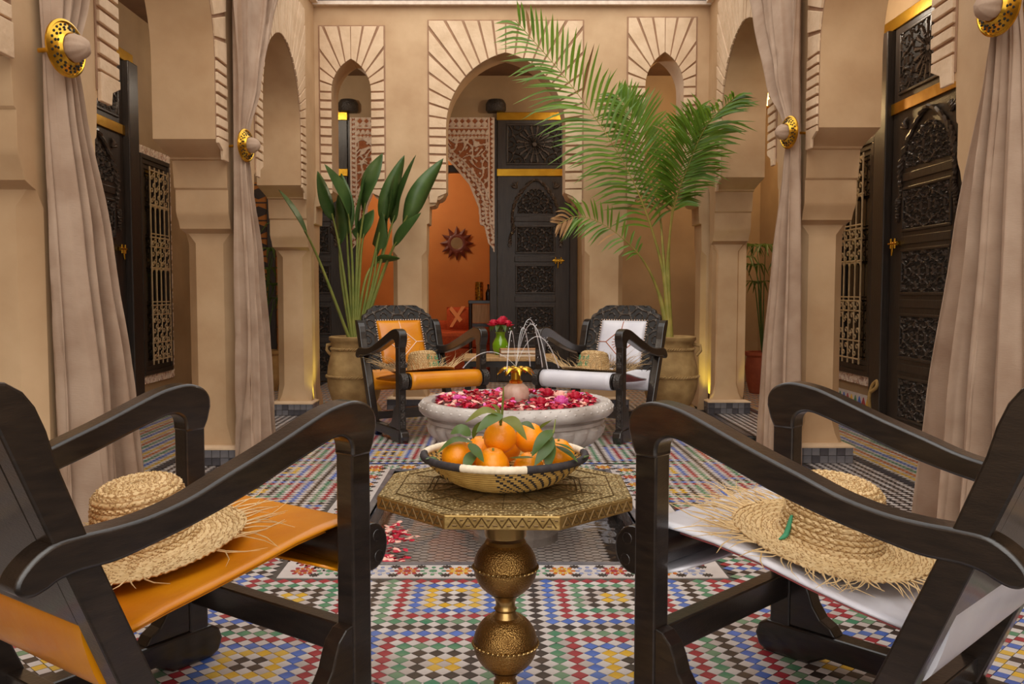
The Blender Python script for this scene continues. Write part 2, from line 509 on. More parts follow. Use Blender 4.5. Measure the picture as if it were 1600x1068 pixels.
# slate tiles on the inner walls of the basin
tl = MB(); tl.box(-.038, .038, -.004, .004, -.038, .038)
slate = [mesh_of(tl, 'tile', 't_slate'), mesh_of(tl, 'tile', 't_slate_dark')]
k = 0
for row in range(2):
    z = -.056 - row * .08
    x = BX0 + .04
    while x < BX1 - .02:
        place(random.choice(slate), 'tile', basin, loc=(x, BY1 - .002, z)); x += .08
    y = BY0 + .04
    while y < BY1 - .02:
        for X in (BX0 + .002, BX1 - .002):
            o = place(random.choice(slate), 'tile', basin, loc=(X, y, z)); o.rotation_euler = (0, 0, PI / 2)
        y += .08
hx = MB()
w, h = .0225, .0165
hexp = [(-w, 0), (-w * .45, -h), (w * .45, -h), (w, 0), (w * .45, h), (-w * .45, h)]
hx.add([(p[0], p[1], .002) for p in hexp] + [(p[0], p[1], -.001) for p in hexp], [(0, 1, 2, 3, 4, 5)] + [(q, q + 6, (q + 1) % 6 + 6, (q + 1) % 6) for q in range(6)])
hexm = mesh_of(hx, 'hexagonal_tile', 't_white')
mb = MB(); mb.box(BX0, BX1, BY0, BY1, ZB, ZB + .001); mb.build('dark_ground', 't_black', basin)
rest = MB(); cnt = 0
ny = int((BY1 - BY0 - .06) / .0215); nx = int((BX1 - BX0 - .08) / .069)
for j in range(ny):
    for i in range(nx):
        x = BX0 + .045 + i * .069 + (j % 2) * .0345; y = BY0 + .05 + j * .0215
        if cnt < 300: place(hexm, 'hexagonal_tile', basin, loc=(x, y, ZB + .001)); cnt += 1
        else: rest.add([(x + p[0], y + p[1], ZB + .003) for p in hexp], [(0, 1, 2, 3, 4, 5)])
rest.build('hexagonal_tiles', 't_white', basin, kind='stuff')
mb = MB(); n = 2
mb.add([(BX0, BY0, -.055), (BX1, BY0, -.055), (BX1, BY1, -.055), (BX0, BY1, -.055)], [(0, 1, 2, 3)])
tag(face_up(mb.build('basin_water', 'water')), 'clear still water filling the sunken floor basin', 'water', kind='stuff')

# ---------------------------------------------------------------- arcades
def arch_right(c, hs, z2, za, n=14):
    """points from the spring (c+hs,z2) to the apex, two-centred pointed arch"""
    rise = za - z2
    R = (rise * rise + hs * hs) / (2 * hs)
    a1 = math.acos(max(-1, min(1, (R - hs) / R)))
    return [(c + hs - R + R * math.cos(a1 * k / n), z2 + R * math.sin(a1 * k / n) * (rise / (R * math.sin(a1)))) for k in range(n + 1)]
def arch_outline(A):
    c, hs, zs, z2, za = A['c'], A['hs'], A['zs'], A['z2'], A['za']
    rgt = arch_right(c, hs, z2, za)
    lft = [(2 * c - p[0], p[1]) for p in rgt]
    return [(c - hs, zs)] + lft + list(reversed(rgt))[1:] + [(c + hs, zs)]
SECT_SIDE = [(0.0, 0, .27), (.0, 0, .245), (.06, 0, .26), (.16, .04, .28), (.24, .06, .285), (1.28, .06, .285), (1.335, .02, .283), (1.345, 0, .272), (1.36, 0, .235), (1.40, 0, .222), (1.43, 0, .205),
             (1.455, 0, .197), (1.575, 0, .197), (1.585, 0, .185), (1.60, 0, .182), (1.735, 0, .172), (1.74, 0, .155), (1.75, 0, .15), (1.775, 0, .10), (1.80, 0, .045), (1.815, 0, .015), (1.825, 0, 0)]
SECT_BACK = [(.0, 0, .15), (.06, 0, .155), (.16, .03, .17), (.24, .04, .17), (1.30, .04, .17), (1.345, 0, .168), (1.565, 0, .165), (1.57, 0, .145), (1.71, 0, .14), (1.715, 0, .11), (1.725, 0, .09), (1.765, 0, .075), (1.77, 0, .05),
             (1.79, 0, .025), (1.825, 0, .01), (1.84, 0, 0)]
def pier(mb, P, ua, ub, T, sect, zs, ea=1.0, eb=1.0):
    rings = []
    k = zs / sect[-1][0]
    for (z, ch, e) in sect:
        z2 = z * k if z > 1.0 else z
        a, b = ua + e * ea, ub - e * eb
        v0, v1 = 0.0, -T + min(e, .28) * .22
        c = max(ch, .0008)
        pts = [(a + c, v0), (b - c, v0), (b, v0 - c), (b, v1 + c), (b - c, v1), (a + c, v1), (a, v1 + c), (a, v0 - c)]
        rings.append([P(u, v, z2) for u, v in pts])
    mb.loft(rings)
def voussoirs(P, A, wall, mesh_parent_name, nv=7, na=9):
    c, hs, zs, z2, za, hw, zt = A['c'], A['hs'], A['zs'], A['z2'], A['za'], A['hw'], A['zt']
    hw2 = A.get('hw2', hw)
    # groove-coloured backing band around the opening
    op = arch_outline(A)
    poly = [(c - hw, zs - .06), (c - hs, zs)] + op[1:-1] + [(c + hs, zs), (c + hw2, zs - .06), (c + hw2, zt), (c - hw, zt)]
    b = MB(); b.prism(poly, .0006, .004, lambda u, z, v: P(u, v, z)); b.build('groove_band', 'groove', wall)
    rgt = arch_right(c, hs, z2, za, 64)
    def outer(p, side, h):
        dx, dz = p[0] - c, p[1] - z2
        if dz < 1e-4: return (c + side * h, p[1])
        t = min((h - .012) / max(abs(dx), 1e-6), (zt - .012 - z2) / dz)
        return (c + dx * t, z2 + dz * t)
    def emit(pl):
        m = MB(); m.prism(pl, .0, random.uniform(.013, .018), lambda u, z, v: P(u, v, z))
        m.build('voussoir', 'plaster_light', wall, bevel=.003)
    for side, h in ((-1, hw), (1, hw2)):
        hh = h - .012
        zb = zs + .01; dz = (z2 - zb) / nv
        for k in range(nv):
            a, b2 = zb + k * dz + dz * .10, zb + (k + 1) * dz - dz * .10
            emit([(c + side * hs, a), (c + side * hh, a + .004), (c + side * hh, b2), (c + side * hs, b2 - .003)])
        emit([(c + side * hs, zs + .01), (c + side * hs, zs - .02), (c + side * (hs + .07), zs - .05), (c + side * (hs + .08), zs - .10), (c + side * hh, zs - .10), (c + side * hh, zs + .01)])
        for k in range(na):
            t0, t1 = (k + .08) / na, (k + .92) / na
            if k == na - 1: t1 = .995
            def ip(t):
                f = t * 64; i = min(int(f), 63); u = f - i
                return (rgt[i][0] * (1 - u) + rgt[i + 1][0] * u, rgt[i][1] * (1 - u) + rgt[i + 1][1] * u)
            p0, p1 = ip(t0), ip(t1); pm = ip((t0 + t1) / 2)
            q0, q1 = outer(p0, 1, h), outer(p1, 1, h)
            pl = [p0, pm, p1, q1]
            if abs(q0[0] - c) > hh - 1e-3 and q1[1] > zt - .012 - 1e-3 and abs(q1[0] - c) < hh - 1e-3:
                pl.append((c + hh, zt - .012))
            pl.append(q0)
            emit([(c + side * (p[0] - c), p[1]) for p in pl])
def arcade(name, label, P, u0, u1, T, arches, zs, sect, nv=7, na=9, corner=(0, 0)):
    mb = MB()
    poly = [(u0, zs)]
    for A in arches: poly += arch_outline(A)
    poly += [(u1, zs), (u1, ZT + .32), (u0, ZT + .32)]
    mb.prism(poly, 0, -T, lambda u, z, v: P(u, v, z))
    edges = [u0] + sum([[A['c'] - A['hs'], A['c'] + A['hs']] for A in arches], []) + [u1]
    for k in range(0, len(edges), 2):
        pier(mb, P, edges[k], edges[k + 1], T, sect, zs, corner[0] if k == 0 else 1.0, corner[1] if k == len(edges) - 2 else 1.0)
    w = tag(mb.build(name, 'plaster', smooth=35), label, 'wall', kind='structure')
    for A in arches:
        voussoirs(P, A, w, name, A.get('nv', nv), A.get('na', na))
    return w, edges

PL = lambda u, v, z: (XL + v, u, z)
PR = lambda u, v, z: (XR - v, u, z)
PB = lambda u, v, z: (u, YB - v, z)
def A(c, hs, zs, z2, za, hw, zt, **k): return dict(c=c, hs=hs, zs=zs, z2=z2, za=za, hw=hw, zt=zt, **k)
ZSL, ZSR, ZSB = 1.825, 1.90, 1.845
archesL = [A(1.85, .72, ZSL, 2.25, 2.95, .90, 3.25), A(4.11, .61, ZSL, 2.25, 2.88, .79, 3.25), A(6.185, .56, ZSL, 2.22, 2.80, .72, 3.22, na=16)]
archesR = [A(1.85, .74, ZSR, 2.30, 3.0, .92, 3.33), A(4.165, .625, ZSR, 2.30, 2.95, .80, 3.33), A(6.25, .60, ZSR, 2.30, 2.92, .75, 3.30, na=16)]
archesB = [A(-1.215, .165, ZSB, 2.66, 2.93, .27, 3.205, hw2=.285, nv=11, na=6), A(.07, .497, ZSB, 2.36, 2.98, .65, 3.25, nv=7, na=11), A(1.39, .16, ZSB, 2.70, 2.985, .315, 3.275, hw2=.27, nv=11, na=6)]
wallL, eL = arcade('wall_left', 'beige plaster arcade on the left with ribbed arches', PL, -1.5, YB, .34, archesL, ZSL, SECT_SIDE, corner=(1, .5))
wallR, eR = arcade('wall_right', 'beige plaster arcade on the right with ribbed arches', PR, -1.5, YB, .34, archesR, ZSR, SECT_SIDE, corner=(1, .5))
wallB, eB = arcade('wall_back', 'beige plaster arcade at the back with one wide and two narrow arches', PB, XL - .34, XR + .34, .30, archesB, ZSB, SECT_BACK, corner=(0, 0))

# tiled plinths under the piers
tl = MB(); tl.box(-.024, .024, -.004, .004, -.021, .021)
ptile = [mesh_of(tl, 'tile', 't_slate'), mesh_of(tl, 'tile', 't_slate'), mesh_of(tl, 'tile', 't_slate_dark')]
def plinth(name, label, x0, x1, y0, y1, faces):
    m = MB(); m.box(x0, x1, y0, y1, -.01, .094)
    o = tag(m.build(name, 'grout'), label, 'plinth', kind='structure')
    m = MB()
    rg = [[(x0 - .006 + d, y0 - .006 + d, z), (x1 + .006 - d, y0 - .006 + d, z), (x1 + .006 - d, y1 + .006 - d, z), (x0 - .006 + d, y1 + .006 - d, z)] for d, z in ((0, .092), (0, .10), (.03, .112))]
    m.loft(rg); m.build('plaster_ledge', 'plaster_light', o)
    for fc in faces:
        horizontal = fc in ('front', 'back')
        a0, a1 = (x0, x1) if horizontal else (y0, y1)
        n = max(1, round((a1 - a0) / .052)); st = (a1 - a0) / n
        for r in range(2):
            for k in range(n):
                a = a0 + (k + .5) * st; z = .024 + r * .045
                loc = {'front': (a, y0 - .001, z), 'back': (a, y1 + .001, z), 'left': (x0 - .001, a, z), 'right': (x1 + .001, a, z)}[fc]
                q = place(random.choice(ptile), 'tile', o, loc=loc)
                if not horizontal: q.rotation_euler = (0, 0, PI / 2)
                q.scale = (st / .052, 1, 1)
    return o
E_ = .245
for k, nm in ((1, 'near pier'), (2, 'middle pier'), (3, 'far corner pier')):
    a = eL[2 * k] + E_ - .03; b = eL[2 * k + 1] - (E_ * (.5 if k == 3 else 1)) + .03
    plinth('baseboard_left_%d' % k, 'slate tiled plinth under the %s of the left arcade' % nm, XL - .32, XL + .022, a, min(b, YB), ['front', 'right'])
    a = eR[2 * k] + E_ - .03; b = eR[2 * k + 1] - (E_ * (.5 if k == 3 else 1)) + .03
    plinth('baseboard_right_%d' % k, 'slate tiled plinth under the %s of the right arcade' % nm, XR - .022, XR + .32, a, min(b, YB), ['front', 'left'])
for k, nm in ((1, 'left'), (2, 'right')):
    plinth('baseboard_back_%d' % k, 'slate tiled plinth under the %s pier of the back arcade' % nm, eB[2 * k] + .12, eB[2 * k + 1] - .12, YB - .03, YB + .30, ['front', 'left', 'right'])

# cornice above the arcades: dark carved band with pale zigzag
def cornice(name, label, P, u0, u1):
    m = MB()
    m.box(u0, u1, .0, .05, ZT, ZT + .03, 0, lambda u, v, z: P(u, v, z))
    m.box(u0, u1, .0, .035, ZT + .03, ZT + .16, 1, lambda u, v, z: P(u, v, z))
    m.box(u0, u1, .0, .08, ZT + .16, ZT + .22, 0, lambda u, v, z: P(u, v, z))
    o = tag(m.build(name, ['stucco', 'doorwell']), label, 'cornice', kind='structure')
    n = int((u1 - u0) / .07)
    z = MB()
    for k in range(n):
        u = u0 + (k + .5) * (u1 - u0) / n
        z.prism([(u - .03, ZT + .05), (u, ZT + .08), (u + .03, ZT + .05), (u + .03, ZT + .065), (u, ZT + .095), (u - .03, ZT + .065)], .03, .042, lambda a, b, c: P(a, c, b))
    z.build('zigzag_carving', 'stucco', o)
cornice('trim_1', 'dark carved cornice with pale zigzag above the back arcade', PB, XL, XR)
cornice('trim_2', 'dark carved cornice above the left arcade', PL, -1.5, YB - .08)
cornice('trim_3', 'dark carved cornice above the right arcade', PR, -1.5, YB - .08)

# gallery walls, ceilings, orange room behind the doorway
def simple_box(name, label, mat, bx, cat='wall'):
    m = MB(); m.box(*bx); return tag(m.build(name, mat), label, cat, kind='structure')
simple_box('wall_gallery_left', 'ochre gallery wall behind the left arcade', 'ochre', (GL - .12, GL, -1.5, GB + .12, 0, ZT))
simple_box('wall_gallery_right', 'ochre gallery wall behind the right arcade', 'ochre', (GR, GR + .12, -1.5, GB + .12, 0, ZT))
DX0, DX1 = -1.61, -0.03
m = MB()
m.box(GL, DX0, GB, GB + .14, 0, ZT); m.box(DX1, GR, GB, GB + .14, 0, ZT); m.box(DX0, DX1, GB, GB + .14, 2.88, ZT)
tag(m.build('wall_gallery_back', 'ochre'), 'ochre gallery wall with the open doorway behind the back arcade', 'wall', kind='structure')
m = MB()
m.box(GL, XL - .34, -1.5, GB, ZT, ZT + .1); m.box(XR + .34, GR, -1.5, GB, ZT, ZT + .1); m.box(XL - .34, XR + .34, YB + .30, GB, ZT, ZT + .1)
tag(m.build('ceiling', 'ceiling'), 'dark timber ceiling over the galleries', 'ceiling', kind='structure')
m = MB()
m.box(-2.3, .35, 11.72, 11.84, 0, 3.1)
m.box(-2.42, -2.3, GB + .14, 11.84, 0, 3.1)
m.box(.35, .47, GB + .14, 11.84, 0, 3.1)
m.box(-2.3, .35, GB + .14, 11.72, 3.0, 3.1)
tag(m.build('wall_room', 'orange_wall'), 'orange plaster walls of the room behind the open doorway', 'wall', kind='structure')
simple_box('floor_room', 'dark floor of the orange room', 'red_clay', (-2.3, .35, GB + .14, 11.72, -.05, 0), 'floor')
# ================================================================ DOORS, WINDOWS, STUCCO, CURTAINS
def lattice(u, v, s, w=0.55):
    a = sum(math.cos(2 * PI * s * (u * math.cos(k * PI / 4) + v * math.sin(k * PI / 4))) for k in range(4))
    r1 = abs(a - 0.1)
    return 1 - smoothstep(w * .6, w * 1.25, r1)
def carve(m, x0, x1, z0, z1, y, depth, h, nx, nz, hi=0, lo=1, mask=None):
    idx = {}; vv = []; ff = []; mm = []; H = {}
    for j in range(nz + 1):
        for i in range(nx + 1):
            x = x0 + (x1 - x0) * i / nx; z = z0 + (z1 - z0) * j / nz
            H[i, j] = h(x, z); idx[i, j] = len(vv)
            vv.append((x, y - depth * H[i, j], z))
    o = len(m.v); m.v += vv
    for j in range(nz):
        for i in range(nx):
            if mask and not mask(x0 + (x1 - x0) * (i + .5) / nx, z0 + (z1 - z0) * (j + .5) / nz): continue
            q = (idx[i, j], idx[i + 1, j], idx[i + 1, j + 1], idx[i, j + 1])
            m.f.append(tuple(k + o for k in q))
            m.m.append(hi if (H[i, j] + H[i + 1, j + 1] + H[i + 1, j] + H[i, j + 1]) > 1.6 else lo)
CACHE = {}
def panel_mesh(w, h, kind):
    key = (round(w, 3), round(h, 3), kind)
    if key in CACHE: return CACHE[key]
    m = MB()
    if kind == 'star':
        def hf(x, z):
            u, v = x - w / 2, z - h / 2
            r = math.hypot(u, v); a = math.atan2(v, u)
            if r < .022: return 1
            R = h * .48
            if r < R:
                sp = abs(math.sin(8 * a)) * r
                return 1 if sp > r * .80 or abs(r - R * .55) < .006 and math.cos(16 * a) > .2 else 0.0
            return lattice(u, v, 11)
        carve(m, 0, w, 0, h, 0, .014, hf, 84, 64)
    elif kind == 'arch':
        carve(m, 0, w, 0, h, 0, .012, lambda x, z: lattice(x - w / 2, z - h / 2, 15), 64, 46,
              mask=lambda x, z: z < h * (1.0 - .62 * (abs(x - w / 2) / (w / 2)) ** 2.2))
    else:
        carve(m, 0, w, 0, h, 0, .012, lambda x, z: lattice(x - w / 2 + .01, z - h / 2, 15), 64, 46)
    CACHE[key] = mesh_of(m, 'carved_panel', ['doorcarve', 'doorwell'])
    return CACHE[key]
def rope(m, path, r, turns):
    n = len(path) * 5
    P = curve_pts(path, n)
    for s in (0, PI):
        pts = []
        for k, p in enumerate(P):
            t = (P[min(k + 1, n)] - P[max(k - 1, 0)]).normalized()
            a = t.cross(Vector((0, 1, 0))).normalized(); b = Vector((0, 1, 0))
            ph = turns * 2 * PI * k / n + s
            pts.append(p + (a * math.cos(ph) + b * math.sin(ph)) * r * .55)
        m.tube(pts, r * .62, 5)
def door(name, label, w, xa, xb, handle, frame, pivot):
    d = thing(name, label, 'door', kind='structure')
    m = MB(); m.box(0, w, -.045, 0, .015, 2.27)
    m.build('leaf', 'doorwood', d)
    m = MB(); m.box(0, w, -.045, 0, 2.33, 2.88)
    m.build('transom', 'doorwood', d)
    for (z0, z1) in ((2.265, 2.345), (2.87, 2.955)):
        m = MB(); m.box(-.01 if not frame else -.20, w + .005, -.062, -.03, z0, z1); m.build('brass_band', 'brass', d, bevel=.004)
    def framed(x0, x1, z0, z1, kind):
        m = MB(); t = .022
        for bx in ((x0 - t, x1 + t, z0 - t, z0), (x0 - t, x1 + t, z1, z1 + t), (x0 - t, x0, z0, z1), (x1, x1 + t, z0, z1)):
            m.box(bx[0], bx[1], -.058, -.04, bx[2], bx[3])
        fr = m.build('panel_moulding', 'doorwood', d, bevel=.006)
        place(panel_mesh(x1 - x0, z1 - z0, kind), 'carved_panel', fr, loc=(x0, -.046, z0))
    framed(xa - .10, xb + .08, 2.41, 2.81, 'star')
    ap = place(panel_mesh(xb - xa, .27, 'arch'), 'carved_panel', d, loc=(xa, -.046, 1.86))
    for (z0, z1) in ((1.44, 1.71), (1.00, 1.28), (.55, .83), (.12, .39)): framed(xa, xb, z0, z1, 'plain')
    m = MB()
    for z in (1.80, 1.36, .92, .47): m.box(xa - .03, xb + .03, -.055, -.04, z - .03, z + .03)
    m.build('rail', 'doorwood', d, bevel=.006)
    xm = (xa + xb) / 2; hw = (xb - xa) / 2 + .055
    path = [(xm - hw - .03, -.055, 1.50), (xm - hw - .02, -.055, 1.62), (xm - hw + .01, -.055, 1.68), (xm - hw, -.055, 1.86), (xm - hw * .72, -.055, 2.06), (xm, -.055, 2.225),
            (xm + hw * .72, -.055, 2.06), (xm + hw, -.055, 1.86), (xm + hw - .01, -.055, 1.68), (xm + hw + .02, -.055, 1.62), (xm + hw + .03, -.055, 1.50)]
    m = MB(); rope(m, path, .024, 30); m.build('rope_arch', 'doorcarve', d, smooth=60)
    for s in (-1, 1):
        m = MB()
        for k in range(4):
            a = PI / 2 * (.1 + .27 * k) if s > 0 else PI - PI / 2 * (.1 + .27 * k)
            cx, cz = xm + s * hw * .80, 2.14
            m.tube([(cx, -.05, cz), (cx + .045 * math.cos(a), -.065, cz + .045 * math.sin(a)), (cx + .075 * math.cos(a + .3 * s), -.052, cz + .07 * math.sin(a + .3 * s))], [.012, .013, .003], 6)
        m.build('leaf_ornament', 'doorcarve', d, smooth=60)
    hm = MB()
    hm.tube([(handle - .065, -.075, 1.345), (handle + .065, -.075, 1.345)], .010, 8)
    for dx in (-.03, .03): hm.tube([(handle + dx, -.075, 1.31), (handle + dx, -.075, 1.38)], .009, 8)
    hm.tube([(handle, -.075, 1.345), (handle - .005, -.08, 1.26)], [.012, .006], 8)
    hm.box(handle - .05, handle + .05, -.068, -.04, 1.33, 1.36)
    hm.build('bolt_handle', 'gold', d, smooth=50)
    if frame:
        m = MB()
        m.box(-.20, -.012, -.10, 0, 0, 2.87); m.box(w + .005, w + .12, -.10, 0, 0, 2.955); m.box(-.20, -.02, -.06, 0, 2.87, 2.955)
        m.build('jamb', 'doorwood', d, bevel=.008)
        m = MB(); m.box(-.20, w + .12, -.12, 0, -.005, .02); m.build('threshold', 'doorwood', d)
    if pivot:
        m = MB()
        m.lathe([(.095, 0), (.11, .02), (.11, .09), (.085, .13), (.0, .135)], 24, c=(-.02, -.05, 2.955)); m.build('pivot_block', 'carved', d, smooth=40)
        m = MB(); m.box(w, w + .085, -.10, 0, 0, 2.27); m.build('jamb', 'doorwood', d, bevel=.008)
    return d
d1 = door('door_1', 'black carved door with brass bands in the right gallery beside the pale grille', 1.02, .20, .82, .10, True, False)
d1.location = (GR, 6.30, 0); d1.rotation_euler = (0, 0, -PI / 2)
d2 = door('door_2', 'black carved door with brass bands in the left gallery behind the near curtain', 1.02, .20, .82, .10, True, False)
d2.location = (GL, 7.08, 0); d2.rotation_euler = (0, 0, PI / 2); d2.scale = (-1, 1, 1)
d3 = door('door_3', 'black carved door leaf folded open right of the orange room', .79, .215, .61, .665, False, True)
d3.location = (DX1 + .035, GB, 0)
d4 = door('door_4', 'black carved door leaf behind the bird-of-paradise leaves, left of the orange room', .79, .215, .61, .665, False, True)
d4.location = (DX0 - .035, GB, 0); d4.scale = (-1, 1, 1)
# dark jambs of the doorway
m = MB()
m.box(DX0 - .03, DX0 + .055, GB - .03, GB + .14, 0, 2.88); m.box(DX1 - .055, DX1 + .03, GB - .03, GB + .14, 0, 2.88); m.box(DX0, DX1, GB + .04, GB + .14, 2.32, 2.40)
tag(m.build('trim_4', 'doorwood', bevel=.006), 'dark wooden jambs and lintel of the open doorway', 'door frame', kind='structure')

# rope hook beside the right gallery door
m = MB()
hk = curve_pts([(0, 0, 0), (.01, -.02, .06), (.0, -.03, .16), (.015, -.045, .25), (.03, -.09, .285), (.02, -.10, .24), (.0, -.05, .20)], 40)
m.tube(hk, .013, 8)
tag(m.build('rope_hook', 'rope', smooth=60, loc=(GR - .13, 6.43, .06)), 'tan rope loop hooked by the right gallery door jamb', 'hook')

# carved stucco arch in the doorway
ca = (DX0 + DX1) / 2
cut = [(1.44, .782), (1.48, .77), (1.54, .72), (1.725, .678), (1.745, .63), (1.93, .614), (2.19, .507), (2.44, .294), (2.60, .09), (2.66, 0)]
def cutw(z):
    for (za, wa), (zb, wb) in zip(cut, cut[1:]):
        if za <= z <= zb: return wa + (wb - wa) * (z - za) / (zb - za)
    return -1 if z > 2.66 else 9
def edge_dist(x, z):
    d = abs(abs(x - ca) - cutw(z)) if z < 2.66 else math.hypot(x - ca, z - 2.66)
    return min(d * (.8 if z > 1.95 else 1), 9)
def hst(x, z):
    e = edge_dist(x, z); o = min(DX1 - x, x - DX0)
    def bandf(d):
        if d < .018 or .06 < d < .075 or .115 < d < .128: return 1.0
        if .018 <= d <= .06: return 1.0 if math.sin(60 * (x + z)) * math.sin(60 * (z - x)) > 0.1 else 0.2
        if .075 <= d <= .115: return 1.0 if math.sin(80 * (x + z)) * math.sin(80 * (z - x)) > 0.25 else 0.3
        return -1
    for d in (e, o, (2.80 - z) if z > 2.6 else 9):
        if -.001 < d < .128 and not (d is o and d > .075):
            b = bandf(d)
            if b >= 0: return b
    if z > 2.80: return 1.0 if math.sin(45 * (x + z)) * math.sin(45 * (z - x)) > 0 else .35
    q = math.sin(30 * x + 2.2 * math.sin(21 * z + 1)) + math.sin(31 * z + 2.0 * math.sin(23 * x))
    q2 = math.sin(57 * x + 1.5 * math.sin(41 * z)) * math.sin(53 * z + 1.5 * math.sin(47 * x))
    return 1.0 if abs(q) < .34 or q2 > .6 else 0.0
m = MB()
carve(m, DX0, DX1, 1.44, 2.90, 0, .014, hst, 210, 194, mask=lambda x, z: abs(x - ca) > cutw(z))
st = thing('stucco_arch', 'white carved plaster arch over a rust ground in the open doorway', 'plaster arch', kind='structure')
m.build('carved_face', ['stucco', 'rust'], st, loc=(0, GB - .035, 0))
m = MB()
half = [(ca + w, z) for z, w in cut]
poly = [(DX1, 2.90), (DX1, 1.44)] + half + [(2 * ca - p[0], p[1]) for p in reversed(half[:-1])] + [(DX0, 1.44), (DX0, 2.90)]
m.prism(poly, GB - .034, GB + .05, lambda x, z, y: (x, y, z)); m.build('back_plate', 'stucco', st)

# ---------------------------------------------------------------- windows with pale wrought iron grilles
def window(name, label, W, H):
    d = thing(name, label, 'window', kind='structure')
    m = MB(); t = .075
    def hf(x, z): return 1.0 if math.sin(70 * x + 1.5 * math.sin(50 * z)) * math.sin(70 * z + 1.5 * math.sin(50 * x)) > -.1 else 0.0
    for (x0, x1, z0, z1) in ((0, W, 0, t), (0, W, H - t, H), (0, t, t, H - t), (W - t, W, t, H - t)):
        carve(m, x0, x1, z0, z1, -.02, .008, hf, max(6, int((x1 - x0) / .011)), max(6, int((z1 - z0) / .011)))
    m.build('carved_surround', ['stucco', 'lilac'], d)
    m = MB()
    for (x0, x1, z0, z1) in ((0, W, 0, t), (0, W, H - t, H), (0, t, t, H - t), (W - t, W, t, H - t)): m.box(x0, x1, -.019, 0, z0, z1)
    m.build('surround_back', 'lilac', d)
    m = MB()
    for k, (a, y) in enumerate(((t, .05), (t + .04, .038), (t + .08, .026))):
        b = a + .04
        for (x0, x1, z0, z1) in ((a, W - a, a, b), (a, W - a, H - b, H - a), (a, b, b, H - b), (W - b, W - a, b, H - b)): m.box(x0, x1, -y, 0, z0, z1)
    m.build('window_frame', 'doorwood', d, bevel=.004)
    m = MB(); a = t + .10; m.box(a, W - a, -.012, -.004, a, H - a); m.build('pane', 'pane', d)
    x0, x1, z0, z1 = a + .02, W - a - .02, a + .03, H - a - .03
    y = -.075
    n = 4; st = (x1 - x0) / n; hh = z1 - z0
    rows = [0, .10, .28, .34, .52, .64, .70, .88, 1.0]
    rows = [0, .09, .24, .29, .49, .60, .65, .82, 1.0]
    for i in range(n + 1):
        m = MB(); m.tube([(x0 + i * st, y, z0 - .04), (x0 + i * st, y, z1 + .03)], .0075, 6); m.build('bar', 'grille', d, smooth=60)
    for r in rows:
        m = MB(); m.tube([(x0 - .01, y, z0 + r * hh), (x1 + .01, y, z0 + r * hh)], .0075, 6); m.build('crossbar', 'grille', d, smooth=60)
    def scroll(m, cx, cz, r, flip):
        pts = []
        for k in range(15):
            q = k / 14; a = q * 3.6 * PI / 2 + (PI if flip else 0); rr = r * (1 - .7 * q)
            pts.append((cx + rr * math.cos(a), y - .004, cz + rr * math.sin(a)))
        m.tube(pts, .0058, 5)
    for ri in range(len(rows) - 1):
        za, zb = z0 + rows[ri] * hh, z0 + rows[ri + 1] * hh
        m = MB()
        tall = rows[ri + 1] - rows[ri] > .155 and ri in (3, 6)
        for i in range(n):
            cx = x0 + (i + .5) * st
            if tall:
                pts = [(cx + st / 2 * math.cos(PI * k / 8), y, zb - st * .55 + st * .5 * math.sin(PI * k / 8)) for k in range(9)]
                m.tube(pts, .0065, 5)
                m.tube([(cx - st / 2, y, za + .03), (cx + st / 2, y, za + .03)], .006, 5)
                m.tube([(cx, y, zb - .02), (cx, y, zb)], .009, 5)
            else:
                hgt = zb - za; k2 = max(1, round(hgt / (st * .95)))
                for k in range(k2):
                    cz = za + (k + .5) * hgt / k2
                    scroll(m, cx - st * .22, cz - hgt / k2 * .18, st * .24, (i + k) % 2)
                    scroll(m, cx + st * .22, cz + hgt / k2 * .18, st * .24, (i + k + 1) % 2)
        m.build('arched_bars' if tall else 'scrollwork', 'grille', d, smooth=60)
    return d
w1 = window('window_1', 'window with pale scrolled iron grille in the left gallery', .80, 2.06)
w1.location = (GL, 7.345, .20); w1.rotation_euler = (0, 0, PI / 2)
w2 = window('window_2', 'window with pale scrolled iron grille in the right gallery', .82, 1.98)
w2.location = (GR, 7.36, .27); w2.rotation_euler = (0, 0, -PI / 2)

# band of coloured diamonds low on the right gallery wall
gr = bpy.data.objects['wall_gallery_right']
m = MB(); m.box(GR - .008, GR, 6.5, 9.5, .03, .19); m.build('dado_bed', 't_white', gr)
dm = []
for c in ('t_blue', 't_green', 't_yellow', 't_red', 't_black'):
    m = MB(); m.prism([(-.036, 0), (0, -.062), (.036, 0), (0, .062)], 0, -.006, lambda a, b, c2: (c2, a, b)); dm.append(mesh_of(m, 'diamond_tile', c))
for k in range(38): place(dm[k % 4 if k < 14 else 4], 'diamond_tile', gr, loc=(GR - .008, 6.55 + k * .077, .108))

